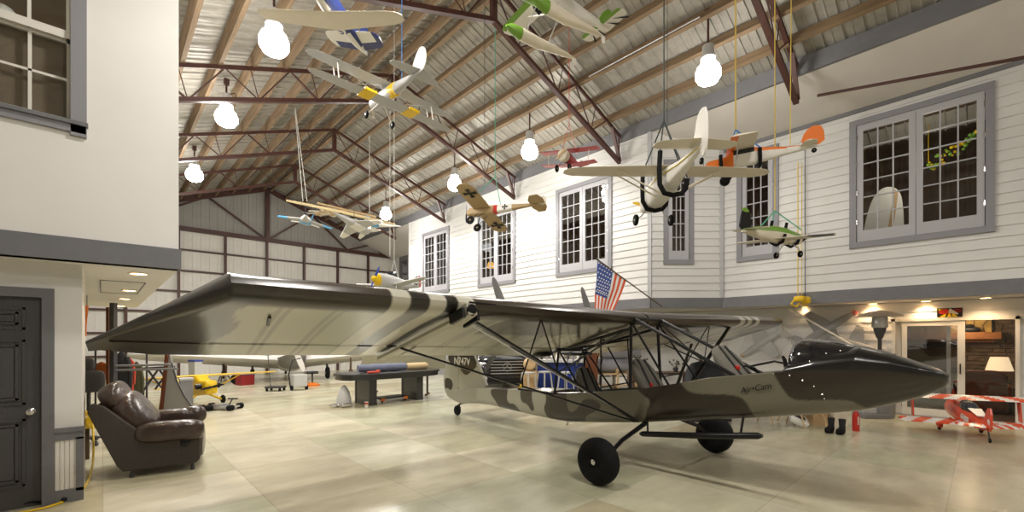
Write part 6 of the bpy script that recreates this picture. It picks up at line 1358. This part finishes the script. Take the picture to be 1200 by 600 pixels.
for y in (-.2, .2): b = MB(); b.pillow((.24, y, -.19), (.15, .06, .09), e=.7); L_(b, 'wheel_pant', 'sun_red', t); mwheel(t, (.24, y, -.225), .045, .025)
mwheel(t, (-.66, 0, -.10), .028, .015, nm='tail_wheel'); mbar(t, 'tail_spring', 'black_metal', (-.6, 0, .0), (-.66, 0, -.1), .007)
prop(t, (.54, 0, 0), .17, 'black_metal', 70)
text_mesh('G-EEJE', .085, ORG[t.name] @ frame((-.22, .092, .03), (-1, 0, 0), (0, 0, 1)), 'registration', 'sun_white', t, .004, bold=True)
text_mesh('G-EEJE', .085, ORG[t.name] @ frame((-.22, -.092, .03), (1, 0, 0), (0, 0, 1)), 'registration', 'sun_white', t, .004, bold=True)
# blue and white ball on upper left sill
c = at(6, 16, Y=6.2); t = thing('display_globe', 'blue and white round object on the ledge behind the upper left window', 'ornament', c - UP * .09)
MB().ball(c - UP * .02 - RGT * .02, .10).build('ball', 'white_model', t, True); MB().ball(c + UP * .01 - RGT * .055, .085).build('blue_cap', 'sky_blue', t, True)

# olive wing panel propped behind the black table
p0, p1, p2, p3 = at(427, 413, d=13.4), at(419, 437, d=13.4), at(522, 432, d=12.6), at(522, 411, d=12.6)
t = thing('olive_wing_panel', 'dark olive detached wing panel propped on stands behind the black table', 'aircraft part', V((p1.x, p1.y, 0)).lerp(V((p2.x, p2.y, 0)), .5))
MB().prism([p0, p1, p2, p3], FWD * .10).build('wing_skin', 'camo_olive', t, bevel=.02)
for f in (.2, .8):
    q = p1.lerp(p2, f) + FWD * .05; MB().tube(V((q.x, q.y, 0)), q, .03).beam(V((q.x, q.y, .02)) - FWD * .25, V((q.x, q.y, .02)) + FWD * .25, .06, .04).build('stand', 'dark_wood', t)
# ---------------------------------------------------------------- lamps
def high_bay(x, y, z, label, LP):
    t = thing('high_bay_lamp', label, 'ceiling lamp', (x, y, z), 'high bay lamps')
    zr = roofz(x) - .05
    MB().tube((x, y, z + .5), (x, y, zr), .02, n=6).box((x - .05, y - .05, zr - .12), (x + .05, y + .05, zr)).build('hanger', 'steel_red', t)
    MB().lathe([(.05, .52), (.10, .50), (.11, .34), (.13, .30), (.13, .26), (.06, .26)], (x, y, z)).build('ballast_housing', 'light_grey', t, True)
    sh = MB().lathe([(.12, .26), (.13, .17), (.19, .10), (.225, .0), (.22, -.09), (.17, -.17), (.09, -.21), (.02, -.22)], (x, y, z), n=24).build('lamp_globe', 'lamp_glow', t, True)
    MB().path([(x + .05, y, z + .52), (x + .16, y, z + .6), (x + .2, y, z + .5)], .012, 5).build('wiring', 'black_metal', t)
    L = bpy.data.lights.new('bay_light', 'SPOT'); L.energy = LP; L.spot_size = 2.9; L.spot_blend = .5; L.shadow_soft_size = .22; L.color = (1, .955, .89)
    lo = bpy.data.objects.new('bay_light', L); COL.objects.link(lo); lo.location = (x, y, z - .3)
    L = bpy.data.lights.new('bay_light', 'POINT'); L.energy = LP * .22; L.shadow_soft_size = .22; L.color = (1, .955, .89)
    lo = bpy.data.objects.new('bay_light', L); COL.objects.link(lo); lo.location = (x, y, z - .42)
LP = 300
bays = [(2.04, -.6, 'high bay lamp behind the viewpoint on the cream wall row'), (2.04, -5, 'last high bay lamp far behind the viewpoint'), (8.3, -5, 'rearmost high bay lamp on the clapboard wall row'), (2.04, 3.9, 'high bay lamp beside the cream block, nearest on the side of the cream wall'),
        (2.04, 7.85, 'glowing high bay lamp under the left end of the cream wing model'),
        (2.04, 11.6, 'glowing high bay lamp second along the row beside the cream upper wall'),
        (2.04, 16.3, 'glowing high bay lamp farthest along the row beside the cream upper wall'),
        (8.3, 3.5, 'glowing high bay lamp near the conduit, between green floatplane and yellow cord'),
        (8.3, 8.2, 'glowing high bay lamp to the left of the red biplane model'),
        (8.3, 11.6, 'glowing high bay lamp above the tan cross-marked model'),
        (8.3, 16.3, 'glowing high bay lamp behind the hanging white jets')]
for i, (x, y, l) in enumerate(bays): high_bay(x, y, 6.46 if y == 7.85 else 6.62, l, (330 if x < 5 else 120) if y < 0 else 135 if (y < 5 and x > 5) else 320 if y < 9 else 380 if y < 13 else 540)
def downlight(p, label, e=34, grp='soffit downlights'):
    o = MB().lathe([(.095, 0), (.095, -.012), (.075, -.014), (.075, -.004)], p, n=18).build('recessed_downlight', 'cream_vinyl', thing('downlight', label, 'downlight', p, grp), True)
    MB().lathe([(.07, -.003), (.07, -.013)], p, n=16).build('lens', 'warm_glow', o.parent)
    L = bpy.data.lights.new('downlight_light', 'SPOT'); L.energy = e; L.spot_size = 2.4; L.spot_blend = .8; L.shadow_soft_size = .07; L.color = (1, .68, .38)
    lo = bpy.data.objects.new('downlight_light', L); COL.objects.link(lo); lo.location = p + V((0, 0, -.05))
for (px, py), l in (((1155, 348.6), 'warm downlight in the soffit, nearest the right edge above the sliding door'), ((1085, 352.5), 'warm downlight in the soffit over the left side of the sliding door'), ((1023, 355.5), 'warm downlight in the soffit above the patio heater'),
                    ((944, 359.5), 'warm downlight in the soffit beside the yellow chain hoist'), ((879, 363), 'warm downlight in the soffit between chain hoist and grey corner trim'), ((822, 365.5), 'warm downlight in the soffit under the angled wall bay')):
    p = at(px, py, Z=2.415); downlight(p, l)
for y, l in ((at(150, 319, Z=2.375).y, 'nearest'), (at(138, 339, Z=2.375).y, 'second'), (at(131.5, 349, Z=2.375).y, 'third'), (13.2, 'farthest')):
    downlight(V((.30, y, 2.375)), 'warm downlight under the cream block, %s of the row above the recliner' % l, 10)
def pt(x, y, z, e, c=(1, .9, .75), r=.2):
    L = bpy.data.lights.new('room_light', 'POINT'); L.energy = e; L.shadow_soft_size = r; L.color = c
    lo = bpy.data.objects.new('room_light', L); COL.objects.link(lo); lo.location = (x, y, z)
pt(12.0, .8, 5.2, 32, r=.4); pt(13.4, 9, 4.4, 50, r=.5); pt(13.4, 14.5, 4.4, 50, r=.5)  # first one is an unseen fill set forward to brighten the white panel
pt(14.2, .3, 2.0, 22, (1, .7, .42)); pt(14.2, 7.5, 2.1, 60); pt(14, 13, 2.1, 50)
pt(-.8, 7.4, 5.8, 12)
W = bpy.data.worlds.new('world'); bpy.context.scene.world = W; W.use_nodes = True
W.node_tree.nodes['Background'].inputs[0].default_value = (1, .975, .94, 1); W.node_tree.nodes['Background'].inputs[1].default_value = .4

cam = bpy.data.cameras.new('camera'); co = bpy.data.objects.new('camera', cam); COL.objects.link(co)
co.location = (0, 0, EYE); co.rotation_euler = (PI / 2, 0, -math.radians(43.04))
cam.sensor_width = 36; cam.lens = 36 * F_PX / 1200; cam.shift_y = 97 / 1200; cam.clip_start = .05; cam.clip_end = 200
sc = bpy.context.scene; sc.camera = co
sc.view_settings.view_transform = 'Standard'; sc.view_settings.look = 'None'; sc.view_settings.exposure = .12; sc.view_settings.gamma = 1; sc.view_settings.use_curve_mapping = False
sc.cycles.use_denoising = True
sc.cycles.max_bounces = 8; sc.cycles.transparent_max_bounces = 12
